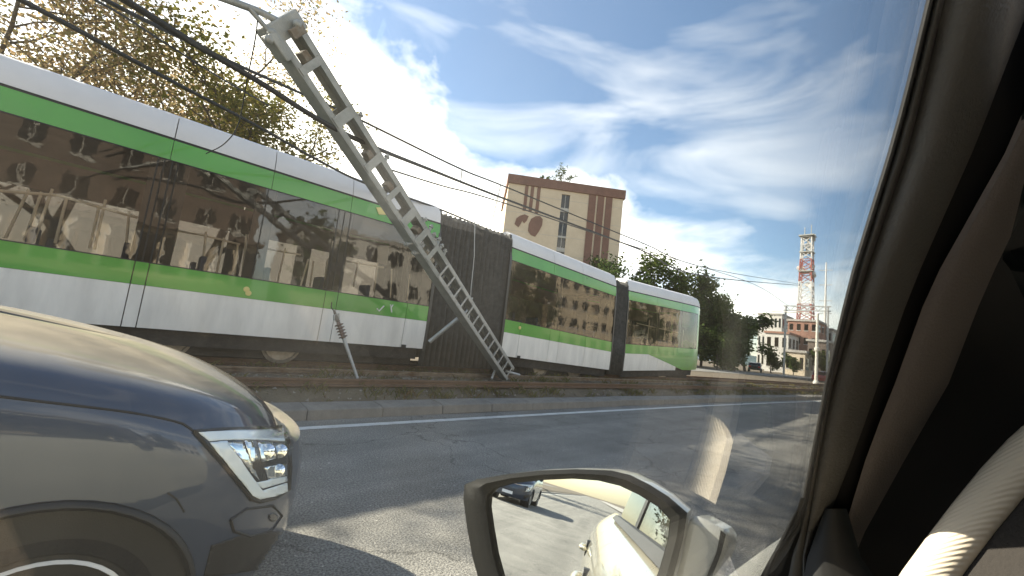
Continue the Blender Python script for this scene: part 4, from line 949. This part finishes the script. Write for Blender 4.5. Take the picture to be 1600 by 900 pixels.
# pillar: outer window edge traced in the window plane
EDGE = [(1482, -130), (1450, 0), (1424, 110), (1397, 215), (1368, 310), (1337, 410), (1313, 505), (1291, 600), (1272, 700), (1257, 775), (1250, 810), (1236, 850), (1200, 920)]
def edge_at(y):
    for (x0, y0), (x1, y1) in zip(EDGE[:-1], EDGE[1:]):
        if y0 <= y <= y1: return lerp(x0, x1, (y-y0)/(y1-y0))
    return EDGE[0][0] if y < EDGE[0][1] else EDGE[-1][0]
ROWS = [-130, -60, 0, 60, 120, 180, 240, 300, 360, 420, 480, 540, 600, 660, 720, 780, 830, 870, 930, 990]
def interp(tab, y):
    if y <= tab[0][0]: return tab[0][1]
    for (a, b), (c, d) in zip(tab[:-1], tab[1:]):
        if a <= y <= c: return lerp(b, d, (y-a)/(c-a))
    return tab[-1][1]
def band(name, m, fa, fb, ta, tb, bulge, back=.03, rows=ROWS, smooth=50, n=7):
    rings = []
    for y in rows:
        xa, xb = fa(y), fb(y); da, db = ta(y), tb(y); fr = []
        for k in range(n+1):
            t = k/n; fr.append(at_t(lerp(xa, xb, t), y, lerp(da, db, t)-bulge*math.sin(math.pi*t)**.8))
        bk = [at_t(xb, y, db+back), at_t(xa, y, da+back)]; rings.append(fr+bk)
    return MB().loft(rings, True, True).build(name, m, own, smooth=smooth)
def tg(y): return (onglass(edge_at(y), y)-C0).length
E0 = edge_at
w1 = lambda y: interp([(-130, 20), (225, 16), (600, 9), (870, 8)], y)
T1 = lambda y: interp([(-130, 1490), (0, 1478), (225, 1424), (450, 1347), (600, 1304), (700, 1284), (830, 1262), (870, 1256)], y)   # door frame trim starts
T2 = lambda y: interp([(-130, 1655), (0, 1612), (225, 1525), (450, 1425), (600, 1372), (700, 1338), (830, 1286), (870, 1268)], y)
P1 = lambda y: interp([(-130, 1705), (0, 1668), (225, 1578), (450, 1452), (600, 1398), (700, 1358), (830, 1318), (870, 1305)], y)   # pillar trim
P2 = lambda y: interp([(-130, 1800), (0, 1760), (225, 1650), (450, 1540), (600, 1482), (700, 1424), (830, 1352), (870, 1335)], y)
D2 = lambda y: interp([(-130, 2100), (225, 1980), (450, 1820), (600, 1700), (700, 1600), (830, 1470), (870, 1440)], y)
pil = band('window_seal', 'seal', lambda y: E0(y)-3, lambda y: E0(y)+w1(y)*.55, lambda y: tg(y)-.004, lambda y: tg(y)-.002, .006, .012)
band('seal_lip', 'seal_edge', lambda y: E0(y)+w1(y)*.5, lambda y: T1(y)-2, lambda y: tg(y)+.0, lambda y: tg(y)+.002, .007, .012)
band('door_frame_trim', 'trim_dark', lambda y: T1(y)-4, T2, lambda y: tg(y)+.006, lambda y: tg(y)+.05, .022, .03)
band('body_seal', 'seal', lambda y: T2(y)-6, lambda y: P1(y)+6, lambda y: tg(y)+.055, lambda y: tg(y)+.075, .0, .03)
band('pillar_trim', 'trim_brown', P1, P2, lambda y: tg(y)+.055, lambda y: tg(y)+.12, .02, .03)
band('windscreen_surround', 'seal', lambda y: P2(y)-8, D2, lambda y: tg(y)+.13, lambda y: tg(y)+.24, .0, .03)
# corner cover at the foot of the window
band('mirror_corner_cover', 'mirror_frame', lambda y: interp([(775, 1252), (800, 1244), (900, 1190), (960, 1160)], y), lambda y: interp([(775, 1262), (830, 1264), (900, 1270), (960, 1275)], y), lambda y: tg(min(y, 860))-.012, lambda y: tg(min(y, 860))+.01, .008, .03, rows=[778, 800, 830, 860, 900, 940, 980])
band('corner_seal', 'seal', lambda y: interp([(800, 1243), (900, 1188), (960, 1156)], y), lambda y: interp([(800, 1247), (900, 1200), (960, 1172)], y), lambda y: tg(min(y, 860))-.018, lambda y: tg(min(y, 860))-.018, .006, .02, rows=[798, 830, 860, 900, 940, 980])
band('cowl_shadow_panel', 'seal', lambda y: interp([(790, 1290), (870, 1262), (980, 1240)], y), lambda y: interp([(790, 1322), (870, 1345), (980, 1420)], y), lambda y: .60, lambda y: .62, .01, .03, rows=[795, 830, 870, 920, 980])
# instrument hood with ribbed light fabric, lit by the sun through the side window
def ribmat():
    m = mat('dash_fabric', (.60, .52, .41), .85); t = m.node_tree; b = t.nodes['Principled BSDF']
    tcn = t.nodes.new('ShaderNodeTexCoord'); wv = t.nodes.new('ShaderNodeTexWave'); wv.inputs['Scale'].default_value = 130; wv.bands_direction = 'DIAGONAL'; wv.inputs['Distortion'].default_value = .4
    t.links.new(tcn.outputs['Object'], wv.inputs[0]); bp = t.nodes.new('ShaderNodeBump'); bp.inputs['Strength'].default_value = .35; bp.inputs['Distance'].default_value = .0015
    t.links.new(wv.outputs[1], bp.inputs['Height']); t.links.new(bp.outputs[0], b.inputs['Normal'])
ribmat()
mat('dash_shade_brown', (.022, .018, .015), .9, bump=.3, bscale=250)  # shade under the hood roll, painted as a dark brown
crest = [(1395, 960), (1432, 900), (1470, 848), (1510, 795), (1555, 740), (1600, 692), (1660, 640), (1760, 585), (1900, 560)]
rings, low = [], []
for i, (x, y) in enumerate(crest):
    t0 = .56+.03*i/8; c = at_t(x+11, y+14, t0); d = (at_t(*crest[min(i+1, 8)], .56+.03*min(i+1, 8)/8)-at_t(*crest[max(i-1, 0)], .56+.03*max(i-1, 0)/8)).normalized()
    e1 = d.cross((c-C0).normalized()).normalized(); e2 = d.cross(e1).normalized()
    rings.append([c+(e1*math.cos(k*math.pi/8)+e2*math.sin(k*math.pi/8))*.0145 for k in range(16)])
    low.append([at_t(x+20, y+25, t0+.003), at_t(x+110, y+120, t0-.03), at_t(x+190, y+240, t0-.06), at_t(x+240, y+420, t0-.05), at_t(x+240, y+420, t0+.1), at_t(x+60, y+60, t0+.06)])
MB().loft(rings, True, True).build('instrument_hood', 'dash_fabric', own, smooth=60)
MB().loft(low, True, True).build('instrument_panel', 'dash_shade_brown', own, smooth=60)
# dashboard below and beyond
db = MB().loft([[(.62, y, .55), (.62, y, .93), (.75, y, 1.02), (1.25, y, 1.04), (1.3, y, .55)] for y in (.02, -1.3)], True, True)
db.build('dashboard', 'seal', own, bevel=.03)
# side window panes
def pane(name, m, x0, x1, z0, z1, front=None):
    pts = [(x0, z0), (x1, z0), (x1, z1), (x0, z1)] if not front else front
    MB().slab([(x, gy(z), z) for x, z in pts], (0, -.004, 0)).build(name, m, own)
ex_ = [onglass(*e) for e in EDGE]
pane('side_window', 'side_glass', 0, 0, 0, 0, [(-.62, 1.02), (.50, 1.02)]+[(p.x+.012, p.z) for p in reversed(ex_)][1:]+[(.25, 1.66), (-.55, 1.66)])
pane('rear_side_window', 'rear_glass', 0, 0, 0, 0, [(-.70, 1.04), (-1.55, 1.08), (-1.40, 1.56), (-.66, 1.62)])
MB().slab([(x, gy(z)+.004, z) for x, z in ((-.62, 1.02), (-.70, 1.03), (-.66, 1.62), (-.58, 1.62))], (0, -.05, 0)).build('door_pillar', 'seal', own)
# outside skin of the left side
def yo(x, z):
    y = interp([(.25, .20), (.45, .26), (.75, .295), (.90, .285), (.99, .24), (1.06, .150)], z)
    if x < -1.6: y -= .05*((-1.6-x)/1.3)**2
    if x > .6: y -= .06*((x-.6)/1.0)**2
    return y
def skin(name, x0, x1, z0=.25, z1=1.06, m='white_paint', parent=own, sh=0):
    nx = max(3, int(abs(x1-x0)/.12)); rg = []
    for i in range(nx+1):
        x = lerp(x0, x1, i/nx); zs_ = [lerp(z0, z1-.03*max(0, x)*0, k/12) for k in range(13)]
        rg.append([(x, yo(x, z), z) for z in zs_]+[(x, yo(x, z)-.03, z) for z in reversed(zs_)])
    return MB().loft(rg, True, True).build(name, m, parent, smooth=40)
fd = skin('front_door', .56, -.60); rd = skin('rear_door', -.606, -1.50); rq = skin('rear_quarter', -1.506, -2.95); ff = skin('front_fender', .566, 1.7, z1=1.0)
for d_, x in ((fd, -.48), (rd, -1.36)):
    z = .90; y = yo(x, z)
    MB().tube(curve_pts([(x-.10, y+.002, z), (x-.07, y+.022, z), (x+.07, y+.022, z+.005), (x+.10, y+.002, z+.005)], 4), [.010]*13, 8).build('door_handle', 'white_paint', d_, smooth=60)
    MB().lathe((x, y-.02, z), (0, 1, 0), [(.038, 0), (.038, .018), (.034, .021), (.0, .021)], 16).build('handle_recess', 'black_plastic', d_)
bs = MB().loft([[(x, gy(z)+dy, z) for z, dy in ((1.055, .035), (1.075, .022), (1.075, .004), (1.05, .004))] for x in (.5, 0, -.6, -1.1, -1.58)], True, True); bs.build('belt_seal', 'seal', own)
# inner door card, roof, far side, seats
MB().box((-.62, .02, .35), (.58, .085, 1.045)).build('door_card', 'trim_dark', own, bevel=.02)
rf = MB().loft([[(x, gy(1.63)-.02, z), (x, -.2, z+.06), (x, -.65, z+.085), (x, -1.1, z+.06), (x, -1.30, z), (x, -1.3, z-.03), (x, -.65, z+.03), (x, gy(1.63)-.02, z-.03)] for x, z in ((.30, 1.60), (.1, 1.645), (-.6, 1.66), (-1.5, 1.62), (-2.0, 1.52))], True, True)
rf.build('roof', 'white_paint', own, smooth=40)
hl_ = MB().loft([[(x, gy(1.6)-.04, z-.05), (x, -.65, z+.015), (x, -1.28, z-.05)] for x, z in ((.30, 1.60), (.1, 1.645), (-.6, 1.66), (-1.5, 1.62), (-2.0, 1.52))], False); hl_.build('headliner', 'headliner', own, smooth=60)
MB().bar((.30, gy(1.6), 1.585), (.48, .04, 1.28), .05, .06).build('outer_pillar', 'white_paint', own) if False else None
MB().box((-2.3, -1.45, .3), (.6, -1.40, 1.05)).build('far_door', 'seat_tan', own, bevel=.02)
for xa, xb in ((.52, .30), (-.62, -.60), (-1.55, -1.45)): MB().bar((xa, -1.42, 1.04), (xb, -1.30, 1.60), .09, .05).build('far_pillar', 'trim_brown', own)
MB().slab([(.47, -1.42, 1.05), (-1.5, -1.42, 1.05), (-1.42, -1.31, 1.58), (.27, -1.31, 1.58)], (0, .004, 0)).build('far_window', 'car_glass', own)
MB().slab([(1.0, .0, 1.05), (1.0, -1.3, 1.05), (.32, -1.22, 1.60), (.32, -.04, 1.60)], (.004, 0, .004)).build('windscreen', 'car_glass', own)
MB().box((-2.2, -1.40, .30), (1.2, .05, .34)).build('floor_pan', 'trim_dark', own)
for yy, dx in ((-1.05, 0), (-.42, .50)):
    se = MB().box((-.55+dx, yy-.25, .5), (-.05+dx*.6, yy+.25, .66)).build('seat_cushion', 'seat_tan', own, bevel=.06)
    bk_ = MB().loft([[(x+dx, yy-w, z), (x+dx+.12, yy-w*.85, z+.03), (x+dx+.12, yy+w*.85, z+.03), (x+dx, yy+w, z), (x+dx-.10, yy+w*.9, z), (x+dx-.10, yy-w*.9, z)] for x, z, w in ((-.58, .6, .25), (-.66, .9, .26), (-.74, 1.12, .22), (-.78, 1.2, .12))], True, True); bk_.build('seat_back', 'seat_tan', own, smooth=50)
    MB().ball((-.80+dx, yy, 1.33), .1, 12, 8, (.6, 1.2, .9)).build('head_rest', 'seat_tan', own, smooth=60)
# door mirror
d_in = ray(926, 776).normalized(); mN = (Vector((-1, 0, 0))-d_in).normalized()       # shows the flank of the car and the road behind
mP = at_t(1072, 805, .525)
def onm(x, y, off=0): return at_plane(x, y, mP+mN*off, mN)
out = [(726, 757), (745, 749), (790, 741), (845, 735), (900, 733), (955, 735), (985, 742), (1015, 757), (1045, 776), (1074, 801), (1068, 840), (1055, 890), (1040, 940), (1015, 985), (960, 1010), (880, 1012), (810, 1000), (775, 965), (752, 920), (738, 870), (729, 820), (724, 780)]
inn = [(765, 775), (776, 763), (805, 755), (850, 750), (895, 748), (935, 751), (968, 759), (998, 773), (1028, 792), (1047, 812), (1043, 845), (1030, 890), (1012, 935), (985, 968), (940, 985), (875, 986), (825, 975), (800, 945), (785, 910), (774, 868), (767, 825), (763, 795)]
mr = MB().slab([onm(x, y, -.004) for x, y in inn], -mN*.004).build('mirror_glass', 'mirror', own)
lipc = []
n_ = len(out); cen = sum((onm(x, y) for x, y in out), Vector())/n_
R0 = [onm(x, y, -.010) for x, y in inn]; R1 = [onm(lerp(a[0], b[0], .12), lerp(a[1], b[1], .12), .004) for a, b in zip(inn, out)]
R2 = [onm(lerp(a[0], b[0], .55), lerp(a[1], b[1], .55), .010) for a, b in zip(inn, out)]; R3 = [onm(lerp(a[0], b[0], .93), lerp(a[1], b[1], .93), .002) for a, b in zip(inn, out)]
R4 = [onm(x, y, -.010) for x, y in out]
MB().loft([R0, R1, R2, R3, R4], True).build('mirror_frame', 'mirror_frame', own, smooth=60)
def shrink(f, off): return [cen.lerp(onm(x, y), f)-mN*off for x, y in out]
MB().loft([R4, shrink(1.0, .022), shrink(1.005, .035), shrink(.97, .06), shrink(.85, .09), shrink(.6, .11), shrink(.2, .12)], True, True).build('mirror_shell', 'mirror_shell', own, smooth=60)
# arm between mirror and door
A_ = [(1076, 803), (1100, 812), (1128, 828), (1139, 838), (1132, 865), (1118, 900), (1100, 950), (1040, 950), (1056, 890), (1068, 840)]
MB().slab([onm(x, y, -.018) for x, y in A_], -mN*.05+Vector((0, -.01, 0))).build('mirror_arm', 'mirror_shell', own, bevel=.008, smooth=40)
B_ = [(1126, 829), (1134, 836), (1127, 864), (1113, 900), (1098, 940), (1090, 940), (1106, 896), (1120, 862)]
MB().slab([onm(x, y, -.015) for x, y in B_], -mN*.004).build('arm_seal', 'mirror_frame', own)
